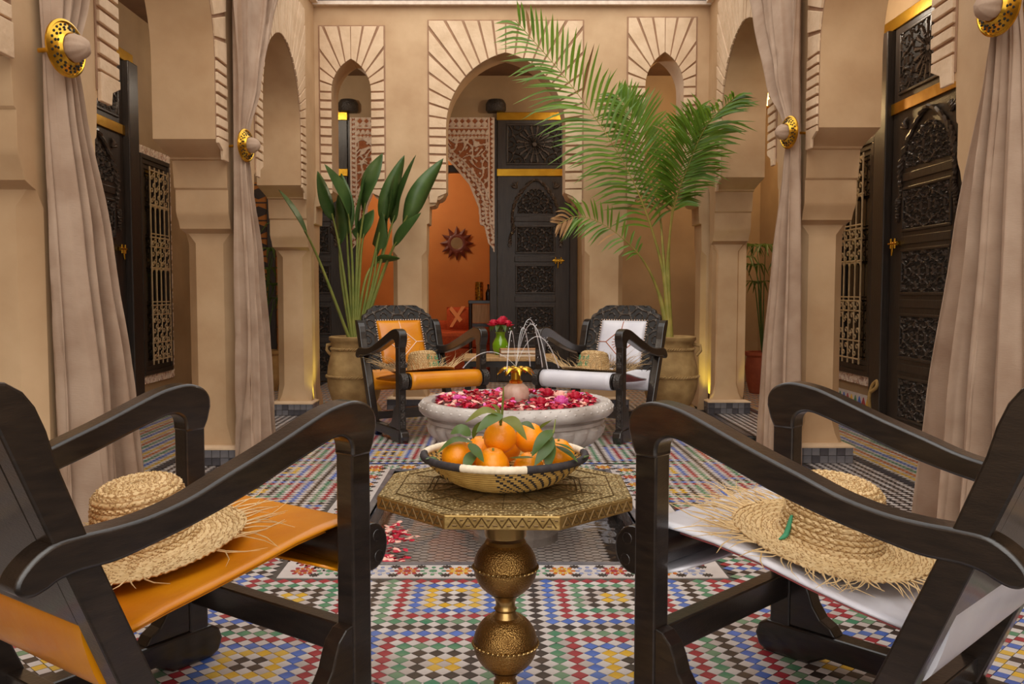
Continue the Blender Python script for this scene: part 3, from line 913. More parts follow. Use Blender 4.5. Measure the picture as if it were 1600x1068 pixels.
# ---------------------------------------------------------------- curtains with brass holdbacks
def curtain(name, label, P, levels, seed, v0=.03, folds=6):
    rnd = random.Random(seed)
    levels = sorted(levels)
    def lev(z):
        for a, b in zip(levels, levels[1:]):
            if a[0] <= z <= b[0]:
                t = (z - a[0]) / (b[0] - a[0]); t = t * t * (3 - 2 * t) * .4 + t * .6
                return [a[k] + (b[k] - a[k]) * t for k in (1, 2, 3)]
    ph = [rnd.uniform(0, 6.28) for _ in range(4)]
    n, nz = 110, 64
    grid = []
    zt = levels[-1][0]; zb = levels[0][0]
    for j in range(nz + 1):
        z = zb + (zt - zb) * j / nz
        ua, ub, am = lev(z)
        row = []
        for i in range(n + 1):
            t = i / n
            w = folds * 2 * PI * (t + .07 * math.sin(2 * PI * t * 1.3 + ph[0]) + .02 * math.sin(z * 1.3 + ph[1]) + .03 * math.sin(2 * PI * t * 2.7 + ph[3]))
            s = math.sin(w); s = math.copysign(abs(s) ** .75, s)
            v = v0 + am * (.55 + .45 * s) * (.75 + .35 * math.sin(2 * PI * t * 1.7 + ph[2])) + am * .13 * math.sin(2.3 * w + ph[2] + z)
            u = ua + (ub - ua) * (t + .018 * math.sin(2 * w + ph[3]) * (1 if 0 < i < n else 0))
            row.append(P(u, max(v, .012), z))
        grid.append(row)
    m = MB(); m.loft(grid, caps=False, closed=False)
    return tag(m.build(name, 'linen', smooth=80, solid=.003), label, 'curtain')
curtain('curtain', 'beige linen curtain gathered on the left, nearest the viewer', PL,
        [(3.40, 2.80, 3.75, .07), (2.3, 2.86, 3.28, .07), (2.0, 2.88, 3.09, .06), (1.80, 2.89, 3.01, .05), (1.64, 2.89, 3.04, .06), (1.2, 2.90, 3.16, .09), (.6, 2.91, 3.25, .13), (.008, 2.92, 3.32, .15)], 1, folds=6.2)
curtain('curtain', 'beige linen curtain tied to the middle pier of the left arcade', PL,
        [(3.40, 4.80, 6.3, .07), (2.75, 4.86, 5.72, .07), (2.2, 4.90, 5.34, .07), (1.92, 4.92, 5.10, .05), (1.82, 4.92, 5.05, .05), (1.68, 4.91, 5.08, .06), (1.2, 4.88, 5.24, .09), (.6, 4.87, 5.37, .11), (.008, 4.84, 5.44, .12)], 2, folds=6.2)
curtain('curtain', 'beige linen curtain tied to the middle pier of the right arcade', PR,
        [(3.45, 4.88, 6.3, .07), (2.8, 4.95, 5.75, .07), (2.25, 4.96, 5.40, .07), (2.0, 4.97, 5.16, .05), (1.90, 4.97, 5.10, .05), (1.75, 4.95, 5.13, .06), (1.2, 4.88, 5.26, .09), (.6, 4.85, 5.36, .11), (.008, 4.81, 5.42, .12)], 3, folds=6.2)
curtain('curtain', 'beige linen curtain gathered on the right, nearest the viewer', PR,
        [(3.45, 2.68, 3.7, .07), (2.4, 2.76, 3.22, .07), (2.1, 2.84, 3.09, .06), (1.95, 2.90, 3.03, .05), (1.78, 2.87, 3.06, .06), (1.2, 2.82, 3.18, .09), (.6, 2.78, 3.26, .13), (.008, 2.74, 3.33, .15)], 4, folds=6.2)
def holdback(label, loc, side, r=.092):
    h = thing('curtain_holdback', label, 'curtain holdback', loc, rot=(Matrix.Rotation(-side * .22, 4, 'Z') @ Matrix.Rotation(side * PI / 2, 4, 'Y')).to_euler())
    m = MB()
    m.lathe([(r * .40, .022), (r * .52, .030), (r * .60, .022), (r * .64, .018), (r * .88, .006), (r * .92, .010), (r, .006), (r, .0), (r * .9, -.004), (r * .4, .012)], 64)
    dsc = m.build('disc', 'gold', h, smooth=40)
    m = MB()
    for ring, (rr, nn) in enumerate(((.70, 18), (.80, 22), (.62, 14))):
        for k in range(nn):
            a = 2 * PI * (k + .5 * (ring % 2)) / nn
            c = (r * rr * math.cos(a), r * rr * math.sin(a), .022 - .017 * (rr - .6) / .3)
            m.lathe([(.0005, -.003), (.0042, -.002), (.005, .001), (.0025, .002)], 6, c=c)
    m.build('pierced_holes', 'doorwell', dsc)
    m = MB()
    prof = [(.0, .085), (r * .18, .083), (r * .34, .072), (r * .46, .05), (r * .46, .03), (r * .36, .012), (r * .3, .0)]
    m.lathe(list(reversed(prof)), 40, mod=lambda a, z: 1 + .05 * math.sin(5 * a + 30 * z) + .03 * math.sin(11 * a))
    m.build('gathered_cloth', 'linen', h, smooth=60)
    m = MB(); m.tube([(0, 0, -.10), (0, 0, .01)], .008, 8); m.build('stem', 'gold', h)
    return h
holdback('gilded pierced holdback on the near left curtain', (XL + .115, 2.86, 1.79), 1)
holdback('gilded pierced holdback on the left middle pier', (XL + .10, 4.93, 1.825), 1)
holdback('gilded pierced holdback on the right middle pier', (XR - .10, 4.97, 1.905), -1)
holdback('gilded pierced holdback on the near right curtain', (XR - .115, 2.89, 1.93), -1)
# ================================================================ CHAIRS
ARM = [(.042, .690), (.040, .716), (.026, .738), (0, .752), (-.034, .757), (-.085, .750), (-.136, .735), (-.264, .687), (-.373, .650), (-.457, .621), (-.535, .605), (-.60, .600), (-.66, .600),
       (-.705, .597), (-.74, .580), (-.765, .556), (-.771, .536), (-.76, .522), (-.743, .518), (-.722, .524), (-.70, .534), (-.665, .540), (-.604, .540), (-.537, .551), (-.431, .573), (-.315, .605),
       (-.20, .645), (-.116, .673), (-.085, .681), (-.062, .680), (-.045, .670), (-.038, .655), (-.037, .630), (.020, .630), (.032, .655)]
_a = curve_pts([(p[0], 0, p[1]) for p in ARM[:-2]], 120)
ARM = [(p.x, p.z) for p in _a] + ARM[-2:]
RUN = [(.030, .0), (.055, .012), (.066, .045), (.055, .076), (.030, .090), (-.56, .090), (-.60, .070), (-.60, .0), (-.40, .0), (-.36, .028), (-.14, .028), (-.09, .0)]
BRK = [(-.034, .245), (-.055, .240), (-.078, .218), (-.090, .190), (-.100, .160), (-.122, .128), (-.150, .112), (-.166, .090), (-.034, .090)]
def make_chair(label, leather, stitch, under, ztop, carved, loc, rz):
    c = thing('armchair', label, 'armchair', loc, rz)
    W, TH = .61, .060
    wood = 'wood'
    yc = lambda z: -.440 - .403 * z
    for s in (-1, 1):
        xo = s * W / 2
        def T(y, z, x): return (xo + x, y, z)
        m = MB(); m.prism(ARM, -TH / 2, TH / 2, T); m.build('armrest', wood, c, bevel=.007, smooth=38)
        m = MB(); m.box(xo - .026, xo + .026, -.036, .023, .02, .66)
        pst = m.build('front_post', wood, c, bevel=.005)
        m = MB(); m.prism([(.03 + .052 * math.cos(2 * PI * k / 24), .41 + .056 * math.sin(2 * PI * k / 24)) for k in range(24)], -.024, .024, T)
        kn = m.build('post_knob', 'carved' if carved else wood, c, bevel=.005)
        m = MB()
        for (yy, zz) in ((.045, .435), (.05, .385)):
            m.tube([T(yy + .013 * math.cos(q), zz + .013 * math.sin(q), .0245 * -1) for q in [2 * PI * k / 16 for k in range(17)]], .0011, 5)
            m.tube([T(yy + .013 * math.cos(q), zz + .013 * math.sin(q), .0245) for q in [2 * PI * k / 16 for k in range(17)]], .0011, 5)
        m.build('carved_ring', wood, kn)
        m = MB(); m.prism(RUN, -.030, .030, T); m.build('runner', wood, c, bevel=.007)
        m = MB(); m.prism(BRK, -.024, .024, T); m.build('bracket', wood, c, bevel=.004)
        zt = ztop
        bp = [(-.406 - .409 * z, z) for z in (.05, .2, .4, .6)] + [(-.406 - .409 * (zt - .13) + .005, zt - .13), (-.406 - .409 * (zt - .08) + .012, zt - .08), (-.406 - .409 * (zt - .04) + .012, zt - .04), (-.406 - .409 * (zt - .015) + .004, zt - .015), (-.406 - .409 * zt - .016, zt + .002), (-.475 - .397 * zt + .006, zt + .006), (-.475 - .397 * (zt - .02), zt - .02)] + [(-.475 - .397 * z, z) for z in (zt - .09, .6, .4, .2, .05)]
        m = MB(); m.prism(bp, -.026, .026, T); m.build('back_post', wood, c, bevel=.005)
        if carved:
            m = MB()
            for z in (.12, .18, .24, .30, .52, .58): m.box(xo - .016, xo + .016, .02, .027, z - .022, z + .022)
            for z in (.15, .21, .27, .55): m.box(xo - .007, xo + .007, .02, .030, z - .008, z + .008)
            m.build('carved_squares', 'carved', pst, bevel=.002)
            m = MB(); m.box(xo - .03, xo + .03, .015, .05, .0, .075); m.build('carved_foot', 'carved', pst, bevel=.006)
    m = MB(); m.box(-.285, .285, -.028, .016, .165, .235); m.build('front_stretcher', wood, c, bevel=.004)
    m = MB(); m.box(-.285, .285, yc(.12) - .02, yc(.12) + .02, .095, .15); m.build('rear_stretcher', wood, c, bevel=.004)
    # backrest panel with stepped shoulders
    z0 = .425
    half = [(.281, z0), (.281, ztop + .010), (.277, ztop + .030), (.266, ztop + .043), (.248, ztop + .049), (.238, ztop + .053), (.234, ztop + .064), (.226, ztop + .078), (.206, ztop + .086), (.194, ztop + .090), (.186, ztop + .098), (.174, ztop + .106), (.158, ztop + .110)]
    poly = half + [(-x, z) for x, z in reversed(half)]
    m = MB(); m.prism(poly, -.030, .010, lambda x, z, r: (x, yc(z) + r, z))
    back = m.build('backrest', 'carved' if carved else wood, c, bevel=.006)
    cz0, cz1, cw = .475, ztop - .005, .178
    if carved:
        m2 = MB()
        def inside(x, z):
            w = 9
            for (xa, za), (xb, zb) in zip(half, half[1:]):
                if za <= z <= zb and zb > za: w = xa + (xb - xa) * (z - za) / (zb - za)
            if z > half[-1][1]: return False
            return abs(x) < w - .008 and not (abs(x) < cw + .012 and cz0 - .012 < z < cz1 + .012)
        carve(m2, -.28, .28, z0, ztop + .110, 0, .008, lambda x, z: lattice(x, z, 13), 84, 76, 0, 1, mask=inside)
        m2.v = [(x, yc(z) + .0105 - y, z) for (x, y, z) in m2.v]
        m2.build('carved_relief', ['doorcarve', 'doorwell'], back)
    m = MB(); g = []
    for j in range(15):
        q = -1 + 2 * j / 14; row = []
        for i in range(15):
            p = -1 + 2 * i / 14; z = (cz0 + cz1) / 2 + q * (cz1 - cz0) / 2
            row.append((p * cw, yc(z) + .012 + .020 * (1 - abs(p) ** 5) * (1 - abs(q) ** 5), z))
        g.append(row)
    m.loft(g, caps=False, closed=False); cush = m.build('back_cushion', leather, c, smooth=60, solid=.004)
    m = MB()
    cm = (cz0 + cz1) / 2; hz = (cz1 - cz0) / 2
    S = lambda x, z: (x, yc(z) + .015 + .020 * (1 - abs(x / cw) ** 5) * (1 - abs((z - cm) / hz) ** 5), z)
    dia = [(0, hz * .62), (cw * .62, 0), (0, -hz * .62), (-cw * .62, 0), (0, hz * .62)]
    for (a, b) in zip(dia, dia[1:]):
        m.tube([S(a[0] + (b[0] - a[0]) * k / 5, cm + a[1] + (b[1] - a[1]) * k / 5) for k in range(6)], .0035, 5)
    for (a, b) in (((0, hz * .62), (0, hz * .97)), ((cw * .62, 0), (cw * .97, 0)), ((-cw * .62, 0), (-cw * .97, 0)), ((0, -hz * .62), (0, -hz * .97))):
        m.tube([S(a[0] + (b[0] - a[0]) * k / 3, cm + a[1] + (b[1] - a[1]) * k / 3) for k in range(4)], .003, 5)
    for k in range(16):
        a = 2 * PI * k / 16
        m.tube([S(.035 * math.cos(a), cm + .035 * math.sin(a)), S(.062 * math.cos(a), cm + .062 * math.sin(a))], .0022, 4)
    m.build('stitching', stitch, cush)
    m = MB()
    def nail(x, z): m.lathe([(.0052, 0), (.004, .003), (.0005, .0045)], 6, c=(0, 0, 0)); n0 = len(m.v) - 18; m.v[n0:] = [(x + p[0], yc(z) + .013 + p[2], z + p[1]) for p in m.v[n0:]]
    for k in range(19):
        t = -1 + 2 * k / 18
        nail(t * (cw + .006), cz1 + .006); nail(t * (cw + .006), cz0 - .006); nail(cw + .006, cm + t * (hz + .006)); nail(-cw - .006, cm + t * (hz + .006))
    m.build('nail_trim', 'gold' if not carved else 'stitch_white', back)
    # leather sling seat rolled over the front rail
    path = [(-.06, .372), (-.01, .352)]
    for k in range(13):
        a = math.radians(-75 + 165 * k / 12)
        path.append((.028 + .056 * math.cos(a), .408 + .056 * math.sin(a)))
    path += [(-.05, .460), (-.14, .449), (-.25, .434), (-.36, .414), (-.46, .394), (-.55, .376)]
    rows = []
    for (y, z) in path:
        row = []
        sag = smoothstep(0, -.25, y) * .022 if z > .37 and y < 0 else 0
        for i in range(15):
            x = -.262 + .524 * i / 14
            row.append((x, y, z - sag * (1 - (x / .262) ** 2) + (.004 * math.sin(9 * x + 14 * y) if y < -.05 else 0)))
        rows.append(row)
    m = MB(); m.loft(rows, caps=False, closed=False); seat = m.build('seat', leather, c, smooth=60, solid=.006)
    m = MB(); m.loft([[(p[0] * .985, p[1], p[2] - .0075) for p in r] for r in rows[15:]], caps=False, closed=False); m.build('seat_lining', under, seat, smooth=60, solid=.003)
    m = MB(); m.tube([(-.272, .028, .408), (.272, .028, .408)], .050, 20); m.build('front_rail', wood, c, smooth=50)
    m = MB()
    for s in (-1, 1):
        for i in range(6): m.lathe([(.004, 0), (.0005, .003)], 6, c=(s * (.08 + .03 * i), -.030, .352))
    m.build('seat_nails', wood, seat)
    # rear leather roll between the back posts
    rd = Vector((0, -.041, .135)).normalized(); rn = Vector((0, -.135, -.041)).normalized()
    cen = Vector((0, -.597, .365)); rr = []
    for k in range(20):
        a = 2 * PI * k / 20
        rr.append(cen + rd * (.078 * math.copysign(abs(math.sin(a)) ** .7, math.sin(a))) + rn * (.026 * math.copysign(abs(math.cos(a)) ** .8, math.cos(a))))
    m = MB(); m.loft([[(x, p.y, p.z) for p in rr] for x in (-.268, -.255, 0, .255, .268)]); m.build('rear_roll', leather, c, smooth=50)
    return c
make_chair('plain black armchair with saffron leather sling, nearest on the left', 'leather_orange', 'stitch_white', 'leather_orange', .86, False, (-.575, 2.137, 0), -.614)
make_chair('plain black armchair with white leather sling, nearest on the right', 'leather_white', 'stitch_brown', 'leather_pink', .86, False, (.57, 2.15, 0), .751)
make_chair('carved black armchair with saffron leather, by the left pot', 'leather_orange', 'stitch_white', 'leather_orange', .79, True, (-.373, 5.855, 0), -2.619)
make_chair('carved black armchair with white leather, by the right pot', 'leather_white', 'stitch_brown', 'leather_pink', .79, True, (.555, 5.835, 0), 2.581)

# ---------------------------------------------------------------- straw hats
def hat_mesh():
    prof = []
    pts = [(.004, .134), (.05, .136), (.078, .132), (.092, .120), (.098, .095), (.105, .050), (.111, .012), (.119, .001), (.145, -.003), (.180, -.002), (.222, .003)]
    L = [0]
    for a, b in zip(pts, pts[1:]): L.append(L[-1] + math.hypot(b[0] - a[0], b[1] - a[1]))
    tot = L[-1]; rowh = .0125; ns = int(tot / rowh * 5)
    n = 168; rings = []
    for k in range(ns + 1):
        t = tot * k / ns
        i = max(j for j in range(len(L)) if L[j] <= t + 1e-9); i = min(i, len(pts) - 2)
        u = (t - L[i]) / (L[i + 1] - L[i])
        r = pts[i][0] + (pts[i + 1][0] - pts[i][0]) * u; z = pts[i][1] + (pts[i + 1][1] - pts[i][1]) * u
        dx, dz = pts[i + 1][0] - pts[i][0], pts[i + 1][1] - pts[i][1]; ll = math.hypot(dx, dz)
        nx, nz = -dz / ll, dx / ll
        if nz < 0 and i > 2: pass
        row = int(t / rowh); p = t / rowh - row
        ring = []
        for q in range(n):
            a = 2 * PI * q / n
            fr = max(20, round(r / .205 * 72))
            h = .0026 * math.sin(PI * p) + .0026 * math.sin(fr * a + (1 if row % 2 else -1) * 2.6 * p * PI) * (.3 + .7 * math.sin(PI * p))
            wob = 1 + .012 * math.sin(2 * a + 1) if r > .11 else 1
            droop = .0035 * math.sin(3 * a + .6) * max(0, (r - .11) / .095)
            ring.append(((r * wob + nx * h) * math.cos(a), (r * wob + nx * h) * math.sin(a), z + nz * h + droop))
        rings.append(ring)
    m = MB(); m.loft(rings, caps=False)
    for k in range(ns):
        t = tot * (k + .5) / ns; row = int(t / rowh); p = t / rowh - row
        for q in range(n):
            fr = max(20, round(.55 * 72))
            w = math.sin(fr * 2 * PI * q / n + (1 if row % 2 else -1) * 2.6 * p * PI)
            if p < .16 or p > .9 or w < -.80: m.m[k * n + q] = 1
    m.add(rings[0], [tuple(range(n))])
    return mesh_of(m, 'weave', ['straw', 'straw_dark'], 60)
HAT = hat_mesh()
def hat(label, chair_loc, rz, lx, ly, lz, pitch, spin, seed, arcs, nstraw, band=False, letters=False, roll=0.0, lift=0.0):
    ca, sa = math.cos(rz), math.sin(rz)
    loc = (chair_loc[0] + lx * ca - ly * sa, chair_loc[1] + lx * sa + ly * ca, lz)
    R = Matrix.Rotation(rz, 4, 'Z') @ Matrix.Rotation(pitch, 4, 'X') @ Matrix.Rotation(roll, 4, 'Y') @ Matrix.Rotation(spin, 4, 'Z')
    h = thing('straw_hat', label, 'hat', loc, rot=R.to_euler())
    place(HAT, 'weave', h, solid=.003)
    rnd = random.Random(seed)
    m = MB()
    for k in range(nstraw):
        a0, a1, ln = arcs[k % len(arcs)]
        a = rnd.uniform(a0, a1); l = ln * rnd.uniform(.5, 1.25)
        d = Vector((math.cos(a), math.sin(a), 0)); tn = Vector((-d.y, d.x, 0)) * rnd.uniform(-.8, .8)
        p0 = d * .212 + Vector((0, 0, .004)); z = rnd.uniform(-.10, .30) + lift
        pts = [p0 + (d + tn * q) * (l * q) + Vector((0, 0, max(-.006, (z * q - .5 * q * q * rnd.uniform(.1, .5)) * l))) for q in (0, .33, .66, 1)]
        w = rnd.uniform(.0011, .0021)
        m.tube(pts, [w, w, w * .8, w * .3], 4)
    m.build('fringe', ['straw'], h, smooth=60, kind='stuff')
    if band:
        m = MB()
        m.tube([(r * math.cos(2.35 + .02 * k), r * math.sin(2.35 + .02 * k), z) for k, (r, z) in enumerate(((.110, .055), (.113, .040), (.116, .026), (.121, .012), (.130, .006), (.142, .004)))], [.003, .005, .006, .006, .005, .002], 6)
        m.build('green_ribbon', 'green_thread', h, smooth=60)
    if letters:
        m = MB()
        glyphs = [[(0, 0), (0, 1), (.6, 1), (.6, .5), (0, .5), (.6, 0)], [(0, 0), (0, .7)], [(.6, .6), (.1, .6), (.1, 0), (.6, 0), (.6, .7), (.6, 0)], [(.6, 1), (.6, 0), (.1, 0), (.1, .55), (.6, .55)]]
        for row, zb in ((0, .072), (1, .026)):
            ang = -PI / 2 - .55
            for g in (glyphs if row == 0 else [glyphs[2], glyphs[3], glyphs[1], glyphs[0]]):
                pts = []
                for (u, v) in g:
                    a = ang + u * .24; z = zb + v * .034; r = .1085 - (z - .03) * .12 + .004
                    pts.append((r * math.cos(a), r * math.sin(a), z))
                m.tube(pts, .0028, 5)
                ang += .30
        m.build('green_lettering', 'green_thread', h)
    return h
CH = [((-.575, 2.137), -.614), ((.57, 2.15), .751), ((-.373, 5.855), -2.619), ((.555, 5.835), 2.581)]
hat('straw hat with frayed brim on the near saffron seat', *CH[0], -.06, -.298, .439, .165, 0, 11, [(.1, 1.5, .10), (-1.9, -.6, .08), (2, 5, .03)], 70)
hat('straw hat with green ribbon and long frayed brim on the near white seat', *CH[1], -.009, -.283, .441, .165, .3, 12, [(.4, 2.4, .13), (2.0, 4.2, .08), (4.2, 6.0, .05)], 190, band=True)
hat('straw hat with green lettering on the far saffron seat', *CH[2], .02, -.26, .445, .17, PI * 1.0 + .45, 13, [(-.6, 1.0, .16), (2.2, 4.0, .16)], 120, letters=True, lift=.65)
hat('straw hat with green lettering on the far white seat', *CH[3], .02, -.26, .445, .17, PI * 1.0 - .45, 14, [(-.8, 1.0, .16), (2.4, 4.0, .16)], 120, letters=True, lift=.65)
# ================================================================ BRASS TABLE, BASKET, ORANGES
TC = (.018, 1.872)
tb = thing('brass_side_table', 'octagonal engraved brass table on a stem of two hammered balls', 'table', (TC[0], TC[1], 0), math.radians(-2))
s8 = .2185; ap = s8 * (1 + math.sqrt(2)) / 2; R8 = s8 / 2 / math.sin(PI / 8)
oct8 = [(R8 * math.cos(PI / 8 + k * PI / 4), R8 * math.sin(PI / 8 + k * PI / 4)) for k in range(8)]
m = MB(); m.prism(oct8, .551, .5785, lambda x, y, z: (x, y, z)); m.build('tray_rim', 'tray_rim', tb, bevel=.002)
m = MB()
ring = lambda k, z: [(x * k, y * k, z) for x, y in oct8]
m.loft([ring(.985, .577), ring(.985, .580), ring(.95, .5805), ring(.945, .579), ring(.02, .579)])
top = m.build('tray_top', 'tray', tb)
m = MB()
for k in (.86, .62, .58, .34): m.tube([(x * k, y * k, .580) for x, y in oct8 + [oct8[0]]], .0012, 4)
for k in range(16):
    a = PI * k / 8; m.tube([(.09 * math.cos(a), .09 * math.sin(a), .580), (ap * .84 * math.cos(a), ap * .84 * math.sin(a), .580)], .0010, 4)
m.build('engraved_lines', 'engraving', top)
m = MB()
for k in range(8):
    a = k * PI / 4
    T = lambda u, z, r: ((ap + r) * math.cos(a) - u * math.sin(a), (ap + r) * math.sin(a) + u * math.cos(a), z)
    n = 8; st = s8 * .94 / n
    for j in range(n):
        u = -s8 * .47 + (j + .5) * st
        for (a0, b0) in (((u - st / 2, .5555), (u, .5745)), ((u, .5745), (u + st / 2, .5555))):
            m.tube([T(a0[0], a0[1], .0006), T(b0[0], b0[1], .0006)], .0013, 4)
        m.tube([T(u - .004, .560, .0004), T(u + .004, .560, .0004)], .0024, 5)
        m.tube([T(u + st / 2 - .003, .5705, .0004), T(u + st / 2 + .003, .5705, .0004)], .0022, 5)
m.build('zigzag_engraving', 'engraving', tb)
m = MB(); m.lathe([(.0, .551), (.072, .551), (.073, .546), (.062, .535), (.049, .527), (.046, .470), (.045, .466)], 40); m.build('collar', 'bronze_smooth', tb, smooth=40)
def ball(zc, r):
    m = MB(); m.lathe([(max(.036, r * math.cos(t)), zc + r * .97 * math.sin(t)) for t in [-1.02 + 2.04 * k / 24 for k in range(25)]], 64); b = m.build('hammered_ball', 'bronze', tb, smooth=60)
    m = MB()
    for q in (0, PI):
        pts = [((r + .0012 + .0016 * math.cos(60 * a + q)) * math.cos(a), (r + .0012 + .0016 * math.cos(60 * a + q)) * math.sin(a), zc + .0020 * math.sin(60 * a + q)) for a in [2 * PI * k / 360 for k in range(361)]]
        m.tube(pts, .0014, 4)
    m.build('rope_band', 'bronze_smooth', b, smooth=60)
ball(.397, .070); ball(.226, .071)
m = MB(); m.lathe([(.042, .458), (.046, .452), (.042, .446)], 40); m.build('neck_ring', 'bronze_smooth', tb, smooth=40)
m = MB(); m.lathe([(.036, .338), (.026, .330), (.0215, .318), (.0215, .308), (.0255, .303), (.0215, .298), (.027, .285), (.038, .272)], 40); m.build('waist', 'bronze_smooth', tb, smooth=40)
m = MB(); m.lathe([(.036, .165), (.026, .155), (.0215, .145), (.026, .138), (.026, .130), (.035, .118), (.055, .075), (.095, .040), (.135, .022), (.140, .0), (.0, .0)], 48); m.build('foot', 'bronze', tb, smooth=40)

BK = (.0155, 1.872, .580)
bk = thing('coiled_basket', 'shallow coiled straw basket with black and white rim on the brass table', 'basket', BK)
def basket_mat(a, row):
    d = (math.degrees(a) + 360) % 360
    sec = 214 < d < 262 or 30 < d < 80 or 110 < d < 150
    if sec: return 0
    fr = 44; ph = (fr * a / (2 * PI) + row * .36) % 1
    return 1 if ph < .30 else 0
m = MB(); prof = []; n = 264
rows = 15
pts = [(.060, .002), (.085, .004), (.112, .014), (.135, .028), (.155, .045), (.170, .060)]
P5 = curve_pts([(p[0], 0, p[1]) for p in pts], rows * 4)
rings = []
for k, p in enumerate(P5):
    b = .0022 * abs(math.sin(PI * k / 4))
    rings.append([((p.x + b) * math.cos(2 * PI * i / n), (p.x + b) * math.sin(2 * PI * i / n), p.z - b * .8) for i in range(n)])
for k in range(len(rings) - 1):
    o = len(m.v); m.v += rings[k] + rings[k + 1]
    for i in range(n):
        j = (i + 1) % n; m.f.append((o + i, o + j, o + n + j, o + n + i)); m.m.append(basket_mat(2 * PI * i / n, k // 4))
o = len(m.v); m.v += rings[0]; m.f.append(tuple(range(o, o + n))); m.m.append(0)
m.build('coiled_body', ['reed', 'black_coil'], bk, solid=.004)
for (a0, a1, mt) in ((-97.5, -48, 'black_coil'), (-48, 40, 'black_coil'), (40, 90, 'white_coil'), (90, 130, 'black_coil'), (130, 172, 'white_coil'), (172, 237, 'black_coil'), (237, 262.5, 'white_coil')):
    pass
def rim(a0, a1, mt):
    m = MB(); k = max(4, int((a1 - a0) / 2))
    pts = [(.176 * math.cos(math.radians(a0 + (a1 - a0) * q / k)), .176 * math.sin(math.radians(a0 + (a1 - a0) * q / k)), .0665) for q in range(k + 1)]
    m.tube(pts, [.0080 + .0006 * ((q % 2)) for q in range(k + 1)], 8); m.build('rim_coil', mt, bk, smooth=60)
for a in ((240, 284, 'white_coil'), (284, 368, 'black_coil'), (8, 62, 'white_coil'), (62, 118, 'black_coil'), (118, 176, 'white_coil'), (176, 240, 'black_coil')): rim(*a)

def blade(m, p, width, mi=0, fold=.25, n=8, roll=0.0, face=None):
    """a leaf blade along the points p"""
    C = curve_pts(p, n); v = []; f = []
    for k, q in enumerate(C):
        t = (C[min(k + 1, n)] - C[max(k - 1, 0)]).normalized()
        sd = t.cross(Vector(face or (0, 0, 1)))
        if sd.length < .15: sd = t.cross(Vector((0, 1, 0) if not face else (.3, .2, 1)))
        sd.normalize()
        if roll: sd = Matrix.Rotation(roll, 3, t) @ sd
        up = sd.cross(t)
        w = width * (math.sin(PI * min(1, (k / n) ** .8 * .97 + .03)) ** .8)
        v += [q - sd * w + up * w * fold, q, q + sd * w + up * w * fold]
    for k in range(n):
        a = k * 3; f += [(a, a + 1, a + 4, a + 3), (a + 1, a + 2, a + 5, a + 4)]
    m.add(v, f, mi)
ORANGES = [((.006, 1.83, .690), .0355, 'topmost mandarin orange with a leafy stalk at the peak of the basket'),
           ((-.084, 1.815, .653), .0345, 'leftmost mandarin orange in the basket'),
           ((-.010, 1.785, .640), .0355, 'front mandarin orange in the basket, just left of the middle'),
           ((.071, 1.875, .680), .0335, 'upper right mandarin orange behind the topmost one in the basket'),
           ((.066, 1.79, .632), .0325, 'low front mandarin orange in the basket, right of the middle'),
           ((.130, 1.82, .653), .0345, 'rightmost mandarin orange with dark leaves in the basket'),
           ((-.04, 1.90, .645), .035, 'hidden mandarin orange at the back of the basket'), ((.02, 1.955, .645), .034, 'hindmost mandarin orange in the basket')]
OB = []
for k, (c, r, lab) in enumerate(ORANGES):
    o = thing('mandarin_orange', lab, 'orange', c, group='oranges in the basket', rot=(random.uniform(-.3, .3), random.uniform(-.3, .3), k))
    m = MB()
    m.lathe([(max(.0006, r * math.cos(t) * (1 - .03 * math.sin(t))), r * .95 * math.sin(t) - (.003 if t > 1.35 else 0) + (.003 * (1 if t > .9 else 0))) for t in [-PI / 2 + PI * q / 24 for q in range(25)]], 40)
    m.build('peel', 'orange', o, smooth=180)
    m = MB(); m.tube([(0, 0, r * .90), (0.001, 0, r * 1.08)], .0025, 6); m.build('stem', 'stem', o)
    OB.append(o)
CIT = [((0.011, .74), (-0.025, .756), (-0.066, .733), 0, -.03), ((0.011, .747), (-0.016, .738), (-0.043, .716), 0, -.045), ((0.012, .74), (0.034, .735), (0.06, .702), 0, -.05), ((0.006, .742), (-0.005, .758), (-0.014, .765), 0, 0),
       ((-0.052, .686), (-0.09, .69), (-0.126, .664), 1, -.01), ((-0.056, .699), (-0.077, .712), (-0.099, .702), 1, .0), ((-0.056, .689), (-0.043, .674), (-0.027, .657), 1, -.05), ((-0.05, .693), (-0.039, .716), (-0.02, .733), 1, 0),
       ((0.114, .716), (0.091, .70), (0.069, .668), 5, -.05), ((0.114, .702), (0.098, .683), (0.074, .651), 5, -.055), ((0.112, .693), (0.106, .668), (0.102, .641), 5, -.045), ((0.12, .686), (0.139, .682), (0.16, .672), 5, -.03),
       ((0.122, .68), (0.145, .668), (0.166, .651), 5, -.03), ((0.024, .656), (0.051, .660), (0.074, .664), 4, -.04), ((-0.117, .642), (-0.131, .65), (-0.150, .653), 1, -.01), ((0.159, .642), (0.179, .65), (0.196, .658), 5, 0),
       ((0.042, .724), (0.06, .726), (0.078, .716), 3, -.02), ((-0.047, .672), (-0.057, .658), (-0.066, .637), 1, -.05), ((0.091, .716), (0.105, .729), (0.114, .737), 3, -.02)]
bpy.context.view_layer.update()
for i, (a, b, c, own, dy) in enumerate(CIT):
    m = MB(); inv = OB[own].matrix_world.inverted()
    pts = [inv @ Vector((q[0], 1.80 + dy * t, q[1])) for q, t in ((a, .6), (b, 1.2), (c, 1.5))]
    blade(m, pts, .0130, roll=random.uniform(-.9, .3))
    m.build('leaf', ('leaf_dry', 'leaf', 'leaf_dry')[i % 3] if i < 4 else 'leaf', OB[own], smooth=60)
m = MB(); inv = OB[0].matrix_world.inverted()
